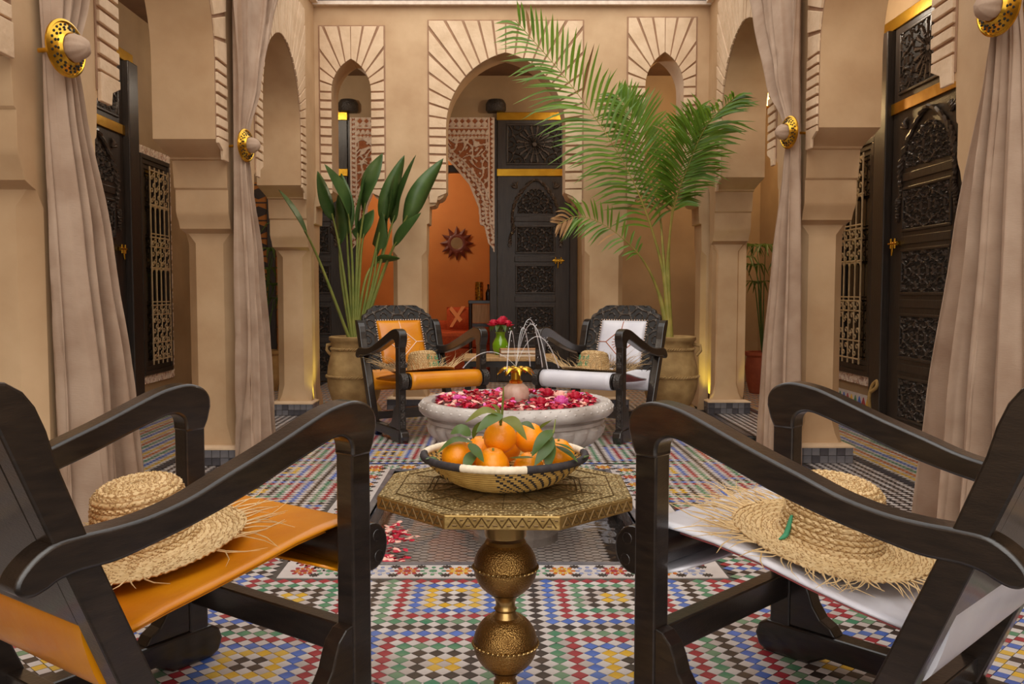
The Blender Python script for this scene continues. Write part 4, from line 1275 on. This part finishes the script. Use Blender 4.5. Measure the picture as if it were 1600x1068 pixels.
m.tube([inv @ Vector(q) for q in ((.007, 1.81, .72), (.010, 1.80, .745), (.012, 1.80, .775), (.013, 1.80, .803))], [.003, .0032, .0026, .0012], 6); m.build('stalk', 'leaf_dry', OB[0])
m = MB(); inv = OB[5].matrix_world.inverted()
m.tube([inv @ Vector(q) for q in ((.085, 1.76, .66), (.105, 1.755, .69), (.116, 1.76, .715), (.120, 1.77, .738))], [.002, .0025, .002, .001], 6); m.build('stalk', 'stem', OB[5])

# ================================================================ FOUNTAIN
FX, FY = .087, 4.03
ft = thing('marble_fountain', 'carved marble fountain bowl on a pedestal filled with rose petals', 'fountain', (FX, FY, ZB))
zo = -ZB
m = MB(); m.lathe([(.0, .003), (.20, .003), (.20, .04), (.16, .05), (.10, .09), (.085, .16), (.085, .30), (.10, .36), (.14, .40), (.14, .405)], 48); m.build('pedestal', 'marble', ft, smooth=40)
def gad(a, z):
    g = smoothstep(.40, .46, z) * (1 - smoothstep(.535, .56, z))
    return 1 + .065 * g * abs(math.sin(14 * a)) ** .6
m = MB()
m.lathe([(.12, .40), (.20, .405), (.28, .43), (.345, .47), (.385, .51), (.402, .545), (.405, .56), (.415, .566), (.415, .58), (.408, .585), (.408, .592), (.440, .600), (.453, .615), (.455, .632), (.447, .65), (.430, .660), (.408, .662), (.395, .655), (.388, .63), (.36, .60), (.0, .58)], 168, mod=gad)
m.build('bowl', 'marble', ft, smooth=40)
m = MB()
for k in range(60):
    a = 2 * PI * k / 60
    m.lathe([(.0005, -.003), (.010, .0), (.007, .004), (.0005, .006)], 5, c=(.434 * math.cos(a), .434 * math.sin(a), .654))
    m.lathe([(.0005, -.003), (.008, .0), (.006, .004), (.0005, .005)], 5, c=(.450 * math.cos(a + .05), .450 * math.sin(a + .05), .636))
m.build('rim_carving', 'marble', ft, smooth=60)
m = MB(); m.lathe([(.39, .640), (.0005, .640)], 64, caps=False); face_up(m.build('water', 'water', ft))
m = MB(); m.lathe([(.04, .60), (.045, .64), (.058, .665), (.062, .69), (.055, .715), (.036, .732), (.02, .736)], 48, mod=lambda a, z: 1 + .04 * abs(math.sin(6 * a))); m.build('finial', 'marble_pink', ft, smooth=50)
m = MB(); m.lathe([(.030, .733), (.032, .745), (.022, .752), (.022, .785), (.028, .79)], 32); m.build('spout_neck', 'gold', ft, smooth=40)
fl = MB(); fl.lathe([(.0, .812), (.018, .811), (.024, .803), (.026, .790), (.02, .782)], 24)
cup = fl.build('spout_cup', 'gold', ft, smooth=50)
for k in range(8):
    a = 2 * PI * k / 8 + .2
    d = Vector((math.cos(a), math.sin(a), 0))
    m = MB(); pts = [d * .018 + Vector((0, 0, .802)), d * .045 + Vector((0, 0, .812)), d * .072 + Vector((0, 0, .802)), d * .088 + Vector((0, 0, .775))]
    blade(m, pts, .024, fold=-.3); m.build('brass_petal', 'gold', cup, smooth=60, solid=.003)
bpy.context.view_layer.update()
jets = [((.0, .0), (.10, -.05), .20), ((0, 0), (.14, .02), .14), ((0, 0), (-.17, -.02), .07), ((0, 0), (.05, .10), .18), ((0, 0), (-.03, -.09), .17), ((0, 0), (.09, .08), .22)]
for (s, e, hgt) in jets:
    m = MB(); n = 24; pts = []; rad = []
    for k in range(n + 1):
        t = k / n * 1.45
        x = s[0] + (e[0] - s[0]) * t; y = s[1] + (e[1] - s[1]) * t
        z = .812 + 4 * hgt * (t * .7) * (1 - t * .7)
        if z < .66: break
        pts.append((x, y, z)); rad.append(.0013 + .0018 * k / n)
    m.tube(pts, rad, 6); m.build('water_jet', 'jet', ft, smooth=60)
m = MB()
for k in range(60):
    q = random.choice(jets[:2] + jets[3:]); t = random.uniform(.55, 1.5)
    c = (q[1][0] * t + random.uniform(-.015, .015), q[1][1] * t + random.uniform(-.015, .015), max(.66, .812 + 4 * q[2] * (t * .7) * (1 - t * .7) + random.uniform(-.02, .02)))
    m.lathe([(.0003, -.003), (.0024, 0), (.0003, .003)], 5, c=c)
m.build('water_drops', 'jet', ft, kind='stuff')

# petals floating in the bowl
def petal(m, c, r, mi, tilt=.5):
    ax = Matrix.Rotation(random.uniform(0, 6.28), 3, 'Z') @ Matrix.Rotation(random.uniform(-tilt, tilt), 3, 'X') @ Matrix.Rotation(random.uniform(-tilt, tilt), 3, 'Y')
    v = [Vector((0, -1, 0)), Vector((.7, -.4, .15)), Vector((.75, .4, .3)), Vector((0, .9, .35)), Vector((-.75, .4, .3)), Vector((-.7, -.4, .15)), Vector((0, 0, -.05))]
    v = [ax @ (q * r) + Vector(c) for q in v]
    m.add(v, [(6, 0, 1), (6, 1, 2), (6, 2, 3), (6, 3, 4), (6, 4, 5), (6, 5, 0)], mi)
rp = random.Random(5); m = MB()
zw = .640 + ZB
for k in range(1500):
    a = rp.uniform(0, 2 * PI); r = .375 * math.sqrt(rp.uniform(.04, 1))
    x, y = r * math.cos(a), r * math.sin(a)
    if x > 0 and x < .20 and y > .02 and y < .24: continue
    q = rp.random()
    pale = .62 if abs(math.sin(3 * a + 4 * r)) < .45 else .12
    petal(m, (FX + x, FY + y, zw + .006 + rp.uniform(0, .022)), rp.uniform(.010, .019), 2 if q < pale else (0 if q < .93 else 1))
tag(m.build('rose_petals', ['petal_red', 'petal_pink', 'petal_pale'], smooth=60), 'crimson and blush rose petals floating in the marble bowl', 'petals', kind='stuff')
def rose(label, c, r, mat, nm='rose_blossom'):
    m = MB(); rr = random.Random(hash(label) % 1000 if False else len(label) + int(c[0] * 100))
    for ring, (n, rad, h) in enumerate(((5, .25, .75), (6, .55, .55), (8, .85, .25))):
        for k in range(n):
            a = 2 * PI * k / n + ring * .4; d = Vector((math.cos(a), math.sin(a), 0)); t = Vector((-d.y, d.x, 0))
            b = Vector(c) + d * (rad * r * .5)
            m.add([b - t * r * .16, b + t * r * .16, b + d * rad * r * .4 + t * r * .34 + Vector((0, 0, h * r)), b + d * rad * r * .55 + Vector((0, 0, h * r * 1.15)), b + d * rad * r * .4 - t * r * .34 + Vector((0, 0, h * r))], [(0, 1, 2, 3, 4)])
    return tag(m.build(nm, mat, smooth=60, solid=.0015), label, 'rose')
for k, (px_, py_, rr_, mt, lb) in enumerate(((-.27, -.05, .045, 'petal_pink', 'magenta rose floating at the left of the marble bowl'), (-.02, .12, .060, 'petal_pink', 'large pink rose floating left of the fountain spout'),
        (.20, -.16, .055, 'petal_pink', 'pink rose floating at the front right of the bowl'), (.21, .02, .055, 'petal_pale', 'pale pink rose floating at the right of the bowl'),
        (.11, -.2, .05, 'petal_red', 'crimson rose floating at the front of the bowl, right of the spout'), (.28, .0, .055, 'petal_red', 'crimson rose floating at the far right of the bowl'), (.16, .17, .05, 'petal_red', 'crimson rose floating behind the pale one in the bowl'))):
    rose(lb, (FX + px_, FY + py_, zw + .008), rr_, mt)
# petals scattered in the floor basin
for lb, cx, cy, sp, n in (('crimson petals strewn at the left edge of the basin', -.47, 3.62, .085, 120), ('crimson and blush petals by the near left corner of the basin', -.43, 3.27, .07, 70), ('pink petals at the right edge of the basin', .53, 4.5, .05, 30)):
    m = MB()
    for k in range(n): petal(m, (cx + rp.gauss(0, sp * .55), cy + rp.gauss(0, sp), -.045 + rp.uniform(0, .006)), rp.uniform(.012, .02), 0 if rp.random() < .65 else 2, .3)
    tag(m.build('strewn_petals', ['petal_red', 'petal_pink', 'petal_pale'], smooth=60), lb, 'petals', kind='stuff')
# ================================================================ PLANTS
def clay_pot(label, loc, seed):
    p = thing('clay_pot', label, 'pot', loc)
    m = MB(); m.lathe([(.0, .0), (.185, .0), (.215, .03), (.215, .05), (.20, .07), (.19, .09), (.0, .09)], 48); m.build('saucer', 'terracotta', p, smooth=40)
    m = MB(); m.lathe([(.0, .09), (.165, .09), (.19, .14), (.215, .23), (.222, .32), (.214, .40), (.197, .47), (.185, .53), (.180, .575), (.188, .60), (.205, .615), (.205, .640), (.190, .645), (.175, .62), (.17, .575), (.0, .57)], 64,
                     mod=lambda a, z: 1 + .008 * math.sin(3 * a + 9 * z)); b = m.build('body', 'terracotta', p, smooth=50)
    for z, r in ((.545, .187), (.325, .226)):
        m = MB()
        for q in (0, PI):
            m.tube([((r + .006 * math.cos(30 * a + q)) * math.cos(a), (r + .006 * math.cos(30 * a + q)) * math.sin(a), z + .007 * math.sin(30 * a + q)) for a in [2 * PI * k / 240 for k in range(241)]], .0065, 5)
        m.build('rope_moulding', 'terracotta', b, smooth=60)
    for a in (-.2, PI - .2):
        m = MB(); d = Vector((math.cos(a), math.sin(a), 0))
        m.tube([d * .18 + Vector((0, 0, .58)), d * .235 + Vector((0, 0, .57)), d * .24 + Vector((0, 0, .53)), d * .205 + Vector((0, 0, .49))], .014, 8)
        m.build('handle', 'terracotta', p, smooth=60)
    m = MB(); m.lathe([(.0, .585), (.172, .585)], 32, caps=False); m.build('soil', 'soil', p)
    return p
clay_pot('weathered clay pot with rope mouldings holding the bird-of-paradise plant', (-1.155, 6.98, 0), 1)
clay_pot('weathered clay pot with rope mouldings holding the palm', (1.40, 6.98, 0), 2)
STRELITZIA = [
    [ (-1.199, 6.970, 0.644), (-1.384, 6.770, 1.229), (-1.462, 6.470, 1.504), (-1.487, 5.920, 1.695) ],
    [ (-1.173, 6.970, 0.644), (-1.246, 6.920, 1.285), (-1.314, 6.820, 1.681), (-1.365, 6.620, 1.916) ],
    [ (-1.163, 6.970, 0.644), (-1.159, 6.920, 1.285), (-1.188, 6.820, 1.681), (-1.311, 6.620, 1.969) ],
    [ (-1.142, 6.970, 0.644), (-1.116, 6.970, 1.287), (-1.022, 6.886, 1.788), (-0.900, 6.860, 2.089) ],
    [ (-1.122, 6.970, 0.644), (-0.987, 6.970, 1.287), (-0.873, 6.905, 1.689), (-0.731, 6.881, 2.077) ],
    [ (-1.106, 6.970, 0.644), (-0.936, 6.970, 1.236), (-0.791, 6.944, 1.693), (-0.623, 6.693, 2.048) ],
    [ (-1.091, 6.970, 0.644), (-0.885, 6.970, 1.236), (-0.665, 6.852, 1.684), (-0.429, 6.963, 2.065) ],
    [ (-1.091, 6.970, 0.644), (-0.911, 6.970, 1.185), (-0.772, 6.889, 1.436), (-0.591, 6.752, 1.615) ],
    [ (-1.142, 6.970, 0.644), (-1.066, 6.970, 1.082), (-0.966, 6.999, 1.237), (-0.767, 6.835, 1.267) ],
    [ (-1.148, 6.970, 0.644), (-1.132, 6.970, 1.185), (-1.114, 6.975, 1.543), (-1.033, 6.837, 1.917) ],
    [ (-1.184, 6.970, 0.644), (-1.256, 6.970, 1.134), (-1.264, 6.946, 1.490), (-1.230, 6.723, 1.750) ],
    [ (-1.132, 6.970, 0.644), (-1.107, 6.970, 1.134), (-1.070, 6.945, 1.439), (-0.990, 6.974, 1.661) ],
    [ (-1.163, 6.970, 0.644), (-1.194, 6.970, 1.185), (-1.208, 6.928, 1.590), (-1.241, 6.929, 1.944) ],
    [ (-1.111, 6.970, 0.644), (-0.963, 6.970, 1.134), (-0.880, 6.951, 1.541), (-0.781, 6.692, 1.912) ],
    [ (-1.122, 6.970, 0.644), (-0.999, 6.970, 1.082), (-0.960, 6.964, 1.389), (-0.910, 6.877, 1.636) ],
]
PALM = [
    [ (1.385, 6.970, 0.670), (1.339, 6.970, 1.134), (1.152, 6.870, 1.686), (0.907, 6.770, 2.119), (0.550, 6.670, 2.583), (0.138, 6.570, 3.020) ],
    [ (1.385, 6.970, 0.670), (1.364, 6.970, 1.134), (1.390, 6.870, 1.636), (1.458, 6.670, 1.957), (1.552, 6.470, 2.233), (1.666, 6.120, 2.365) ],
    [ (1.380, 6.970, 0.670), (1.304, 6.970, 0.979), (1.130, 6.870, 1.283), (0.862, 6.770, 1.503), (0.633, 6.720, 1.582), (0.466, 6.670, 1.520) ],
    [ (1.390, 6.970, 0.670), (1.343, 6.970, 1.185), (1.297, 6.970, 1.645), (1.182, 6.920, 2.043), (1.070, 6.870, 2.334), (0.943, 6.870, 2.532) ],
    [ (1.390, 6.970, 0.670), (1.374, 6.970, 1.185), (1.380, 6.870, 1.636), (1.416, 6.770, 1.922), (1.455, 6.670, 2.151), (1.479, 6.570, 2.347) ],
]
sp = thing('bird_of_paradise_plant', 'bird-of-paradise plant with tall broad leaves in the left clay pot', 'plant', (-1.155, 6.98, .585))
off = Vector((-1.155, 6.98, .585))
for k, seg in enumerate(STRELITZIA):
    P = [Vector(q) - off for q in seg]; P[0].z = 0.0
    P[0].x *= .6
    C = curve_pts(P, 20); cutk = 11 if k not in (8, 11) else 13
    m = MB()
    m.tube(C[:cutk + 2], [.014 - .006 * i / cutk for i in range(cutk + 2)], 7)
    st = m.build('leaf_stalk', 'stem', sp, smooth=60)
    m = MB(); blade(m, C[cutk:], .078 if k not in (0, 7, 8) else .052, fold=.32, n=14, roll=random.uniform(.5, 1.5) * (1 if k % 2 else -1))
    m.build('leaf', 'leaf', st, smooth=60, solid=.002)
pp = thing('palm', 'feathery palm with long arching fronds in the right clay pot', 'plant', (1.40, 6.98, .585))
off = Vector((1.40, 6.98, .585))
for k, seg in enumerate(PALM):
    P = [Vector(q) - off for q in seg]; P[0].z = 0; P[0].x *= .4
    N = 60; C = curve_pts(P, N)
    m = MB(); m.tube(C, [max(.0028, .034 - .040 * (i / N) ** .42) + (.004 if i < 12 else 0) for i in range(N + 1)], 7)
    fr = m.build('frond', 'stem_yellow', pp, smooth=60)
    start = (.34, .42, .42, .40, .40)[k]; cnt = (62, 50, 22, 46, 48)[k]; L0 = (.50, .38, .22, .38, .38)[k]
    for q in range(cnt):
        t = start + (1 - start) * q / (cnt - 1); i = min(int(t * N), N - 1)
        b = C[i]; tan = (C[min(i + 2, N)] - C[max(i - 2, 0)]).normalized()
        sd = tan.cross(Vector((0, 1, 0)) if abs(tan.y) < .8 else Vector((0, 0, 1))).normalized()
        prof = math.sin(PI * (.16 + .74 * (t - start) / (1 - start))) ** .8
        for s in (-1, 1):
            ln = L0 * prof * random.uniform(.88, 1.1)
            sweep = .55 + .9 * ((t - start) / (1 - start)) ** 2
            d = (sd * s + tan * sweep + Vector((0, random.uniform(-.55, .25), 0))).normalized()
            droop = Vector((0, 0, -1)) * ln * random.uniform(.06, .26)
            if s * sd.z < 0: droop *= 1.2
            m = MB(); blade(m, [b, b + d * ln * .5 - droop * .05, b + d * ln + droop], .0112 if k != 2 else .010, fold=.25, n=6, face=(random.uniform(-.4, .4), -1, random.uniform(.1, .9)))
            m.build('leaflet', 'leaf_brown' if (k == 2 and t > .86) or (random.random() < .03) else 'leaf_palm', fr)
# small plants in the side galleries
def gallery_plant(label, loc, h, n, seed, pot):
    rnd = random.Random(seed)
    g = thing('potted_palm', label, 'plant', loc)
    m = MB(); m.lathe([(.0, 0), (.12, 0), (.15, .12), (.165, .26), (.15, .36), (.17, .38), (.17, .41), (.14, .41), (.13, .37), (.0, .37)], 32); m.build('jar', pot, g, smooth=40)
    for k in range(n):
        a = rnd.uniform(0, 2 * PI); r = rnd.uniform(.12, .30); z = .4 + h * rnd.uniform(.35, 1)
        m = MB(); top = (r * math.cos(a), r * math.sin(a), z); m.tube([(0, 0, .38), (r * .4 * math.cos(a), r * .4 * math.sin(a), .4 + (z - .4) * .7), top], [.007, .005, .003], 5)
        for q in range(9):
            b = a + (q - 4) * .38; l = rnd.uniform(.18, .28)
            blade(m, [top, (top[0] + l * .5 * math.cos(b), top[1] + l * .5 * math.sin(b), z + .03), (top[0] + l * math.cos(b), top[1] + l * math.sin(b), z - .10)], .014, n=5)
        m.build('fan_frond', 'leaf', g)
gallery_plant('dark leafy plant in a red clay jar seen through the far right arch', (2.63, 8.55, 0), 1.15, 9, 3, 'red_clay')
gallery_plant('dark leafy plant in a clay jar seen through the far left arch', (-2.36, 8.75, 0), 1.35, 9, 4, 'terracotta')
# ================================================================ BACK OF THE COURTYARD, ROOM, LAMPS
t = thing('wooden_side_table', 'pale wooden side table with books and a vase behind the fountain', 'table', (.10, 6.75, 0))
m = MB(); m.box(-.36, .36, -.22, .22, .475, .505); m.build('tabletop', 'table_wood', t, bevel=.005)
for sx in (-1, 1):
    for sy in (-1, 1):
        m = MB(); m.box(sx * .33 - .018, sx * .33 + .018, sy * .19 - .018, sy * .19 + .018, 0, .475); m.build('leg', 'wood', t)
m = MB(); m.box(-.33, .33, -.20, .20, .43, .475); m.build('apron', 'wood', t)
for k, (w, z0, z1, mt, lb) in enumerate(((.17, .507, .533, 'table_wood', 'lower pale book under the thinner one on the side table'), (.155, .535, .565, 'book', 'upper brown book on top of the stack on the side table'))):
    b = thing('book', lb, 'book', (.185 - .01 * k, 6.63, z0), .05 * k)
    h = z1 - z0
    m = MB(); m.box(-w, w, -.085, .085, 0, .004); m.box(-w, w, -.085, .085, h - .004, h); m.box(-w, -w + .004, -.085, .085, 0, h); m.build('cover', mt, b)
    m = MB(); m.box(-w + .005, w - .006, -.08, .08, .004, h - .004); m.build('pages', 'paper', b)
v = thing('green_vase', 'round green glazed vase with red roses on the side table', 'vase', (.025, 6.84, .506))
m = MB(); m.lathe([(.0, 0), (.04, 0), (.048, .01), (.064, .05), (.064, .085), (.048, .12), (.036, .14), (.036, .165), (.046, .18), (.042, .18), (.03, .16), (.03, .14), (.0, .135)], 40); m.build('body', 'vase_green', v, smooth=50)
m = MB()
for k in range(10):
    a = k * .63; m.tube([(0, 0, .14), (.02 * math.cos(a), .02 * math.sin(a), .20), (.05 * math.cos(a), .05 * math.sin(a), .255)], .003, 5)
m.build('stems', 'stem', v)
for k in range(9):
    a = k * .7 + .2; m = MB(); blade(m, [(.03 * math.cos(a), .03 * math.sin(a), .20), (.07 * math.cos(a), .07 * math.sin(a), .235), (.10 * math.cos(a), .10 * math.sin(a), .18)], .022, n=6); m.build('leaf', 'leaf', v, smooth=60)
for k, (dx, dy, dz, lb) in enumerate(((-.055, -.03, .245, 'crimson rose at the left of the green vase'), (.0, -.045, .255, 'crimson rose at the front of the green vase'), (.055, -.02, .24, 'crimson rose at the right of the green vase'), (.02, .04, .27, 'crimson rose at the back of the green vase'))):
    rose(lb, (.025 + dx, 6.84 + dy, .507 + dz - .02), .062, 'petal_red')

# orange room
s = thing('sofa', 'rust red sofa in the orange room', 'sofa', (-.62, 11.23, 0))
m = MB(); m.box(-.95, .52, -.42, .42, .02, .30); m.build('base', 'fabric_red', s, bevel=.03)
m = MB(); m.box(-.93, .50, -.44, .40, .30, .50); m.build('seat_cushion', 'fabric_red', s, bevel=.05)
m = MB(); m.box(-.95, .52, .30, .46, .30, .62); m.build('backrest', 'fabric_red', s, bevel=.05)
cu = thing('cushion', 'rust cushion with a peach cross on the sofa', 'cushion', (-.50, 11.30, .66), rot=(math.radians(-18), 0, .1))
def pillow(m, w, h, d):
    for sgn in (1, -1):
        g = [[((-1 + 2 * i / 8) * w, sgn * d * (1 - ((-1 + 2 * i / 8)) ** 4) * (1 - (-1 + 2 * j / 8) ** 4), (-1 + 2 * j / 8) * h) for i in range(9)] for j in range(9)]
        m.loft(g, caps=False, closed=False)
m = MB(); pillow(m, .16, .15, .06); m.build('cover', 'fabric_red', cu, smooth=60)
m = MB()
m.prism([(-.13, -.14), (-.09, -.14), (.08, .14), (.03, .14)], -.068, -.05, lambda x, z, y: (x, y, z)); m.prism([(-.13, .10), (-.10, .14), (.04, -.04), (0, -.08)], -.072, -.05, lambda x, z, y: (x, y, z)); m.build('cross_motif', 'fabric_peach', cu)
k = thing('black_console', 'small black carved stand beside the sofa in the orange room', 'table', (-.19, 10.55, 0))
m = MB(); m.box(-.16, .16, -.14, .14, .86, .90); m.build('top', 'wood', k, bevel=.005)
for sx in (-1, 1):
    for sy in (-1, 1):
        m = MB(); m.lathe([(.018, 0), (.026, .06), (.016, .12), (.026, .2), (.018, .3), (.022, .55), (.022, .86)], 10, c=(sx * .135, sy * .115, 0)); m.build('leg', 'wood', k, smooth=50)
m = MB(); m.box(-.14, .14, -.12, .12, .58, .62); m.build('shelf', 'wood', k)
m = MB(); m.box(-.11, .12, -.125, -.118, .63, .85); m.build('pale_panel', 'table_wood', k)
c1 = thing('candle_holder', 'tall gold mosaic candle holder on the black stand', 'candle holder', (-.22, 10.52, .90))
m = MB(); m.lathe([(.0, 0), (.05, 0), (.05, .22), (.042, .225), (.04, .02), (.0, .02)], 32, mod=lambda a, z: 1 + .03 * math.sin(8 * a)); m.build('glass', 'candle_gold', c1, smooth=40)
c2 = thing('dark_bottle', 'dark bottle beside the gold candle holder on the black stand', 'bottle', (-.11, 10.54, .90))
m = MB(); m.lathe([(.0, 0), (.032, 0), (.034, .09), (.018, .13), (.012, .14), (.012, .19), (.014, .195), (.0, .195)], 24); m.build('body', 'pane', c2, smooth=40)
mi = thing('sunburst_mirror', 'sunburst mirror with dark pointed rays on the orange wall', 'mirror', (-.545, 11.70, 1.655))
m = MB(); m.prism([(.085 * math.cos(2 * PI * q / 40), .085 * math.sin(2 * PI * q / 40)) for q in range(40)], -.028, -.015, lambda x, z, y: (x, y, z)); m.build('glass', 'mirror', mi)
m = MB(); n = 40
rin = [(.085 * math.cos(2 * PI * q / n), .085 * math.sin(2 * PI * q / n)) for q in range(n)]
m.loft([[(.08 * math.cos(2 * PI * q / n), -.03, .08 * math.sin(2 * PI * q / n)) for q in range(n)], [(.10 * math.cos(2 * PI * q / n), -.04, .10 * math.sin(2 * PI * q / n)) for q in range(n)], [(.135 * math.cos(2 * PI * q / n), -.02, .135 * math.sin(2 * PI * q / n)) for q in range(n)]], caps=False); m.build('ring', 'mahogany', mi, smooth=60)
ray = MB()
ray.add([(.11, -.02, -.045), (.235, -.012, 0), (.11, -.02, .045), (.13, -.035, 0), (.11, 0, -.045), (.11, 0, .045)], [(0, 1, 3), (1, 2, 3), (0, 3, 2), (0, 4, 1), (2, 1, 5), (0, 2, 5, 4)])
rm = mesh_of(ray, 'ray', 'mahogany')
for q in range(12):
    o = place(rm, 'ray', mi); o.rotation_euler = (0, 2 * PI * q / 12, 0)
# painted hanging in the far left corner of the gallery
h = thing('painted_hanging', 'orange hanging with black ornaments seen through the far left arch', 'wall hanging', (-2.62, 9.55, .2))
m = MB(); m.box(-.20, .20, 0, .03, 0, 2.0); m.build('panel', 'orange_wall', h)
m = MB()
for q in range(10):
    z = .12 + q * .195
    m.prism([(-.15, z), (0, z - .06), (.15, z), (0, z + .06)], -.004, .002, lambda x, zz, y: (x, y, zz)); m.prism([(-.19, z + .09), (.19, z + .09), (.19, z + .105), (-.19, z + .105)], -.004, .002, lambda x, zz, y: (x, y, zz))
m.build('black_ornaments', 't_black', h)

# ---------------------------------------------------------------- lamps
def point(name, loc, power, col, r=.05):
    l = bpy.data.lights.new(name, 'POINT'); l.energy = power; l.color = col; l.shadow_soft_size = r
    o = bpy.data.objects.new(name, l); COL.objects.link(o); o.location = loc
    return o
ln = thing('hanging_lantern', 'amber lit brass lantern in the far right gallery', 'lantern', (2.60, 8.55, 2.78))
m = MB(); m.lathe([(.02, .24), (.06, .25), (.065, .27), (.03, .31), (.012, .36), (.012, .62), (.0, .62)], 8); m.lathe([(.0, -.02), (.03, -.01), (.065, .0), (.065, .02), (.05, .025)], 8); m.build('metal_cage', 'lamp_metal', ln)
m = MB()
for q in range(8):
    a = 2 * PI * q / 8; m.tube([(.062 * math.cos(a), .062 * math.sin(a), .0), (.064 * math.cos(a), .064 * math.sin(a), .25)], .004, 5)
m.build('ribs', 'lamp_metal', ln)
m = MB(); m.lathe([(.04, .02), (.055, .06), (.055, .2), (.04, .245)], 24); m.build('glass', 'lamp_glass', ln, smooth=40)
point('lantern_or_fill_light', (2.45, 8.4, 2.72), 18, (1.0, .66, .30))
for (x, y, lb) in ((-2.45, 4.1, 'added brass lantern brightening the left gallery near the viewer'), (-2.45, 6.4, 'added brass lantern brightening the left gallery'), (2.45, 4.2, 'added brass lantern brightening the right gallery near the viewer'), (2.45, 6.3, 'added brass lantern brightening the right gallery'),  # lantern copies added to give the gallery fill lights a body
                   (-1.9, 8.5, 'added brass lantern brightening the left of the back gallery'), (.9, 8.4, 'added brass lantern brightening the right of the back gallery'), (-1.2, 10.7, 'added brass lantern body at the orange room light')):
    c = copy_tree(ln); c.location = (x, y, 3.06 if y < 10 else 2.6); c.scale = (.8, .8, .45 if y < 10 else .6); c['label'] = lb; c['group'] = 'added lanterns'
    if y < 10: point('lantern_or_fill_light', (x, y, 2.98), 9, (1.0, .88, .72))  # added fill light, brightens the gallery
point('room_light', (-1.2, 10.7, 2.45), 24, (1.0, .84, .62), .15)  # unseen room lamp; the lantern copy above it is added
for k, (x, y, z, lb) in enumerate(((-1.39, 7.12, 0, 'small black uplight at the foot of the far left pier'), (-1.42, 5.64, 0, 'small black uplight behind the left middle curtain'), (1.62, 7.12, 0, 'small black uplight at the foot of the far right pier'), (1.66, 5.62, 0, 'small black uplight behind the right middle curtain'))):
    u = thing('uplight', lb, 'lamp', (x, y, z))
    m = MB(); m.lathe([(.0, 0), (.035, 0), (.035, .05), (.028, .055), (.026, .04), (.0, .04)], 20); m.build('housing', 'fixture', u, smooth=40)
    l = bpy.data.lights.new('uplight_beam', 'SPOT'); l.energy = 5; l.color = (.95, .90, .12); l.spot_size = math.radians(75); l.spot_blend = .8; l.shadow_soft_size = .02
    o = bpy.data.objects.new('uplight_beam', l); COL.objects.link(o); o.location = (x, y, .06)
    tgt = Vector((-1.52 if x < 0 else 1.76, y + .06, .30)) if k % 2 == 0 else Vector((x + (-.02 if x < 0 else .02), 5.42, .26))
    o.rotation_euler = (tgt - Vector((x, y, .06))).to_track_quat('-Z', 'Y').to_euler()
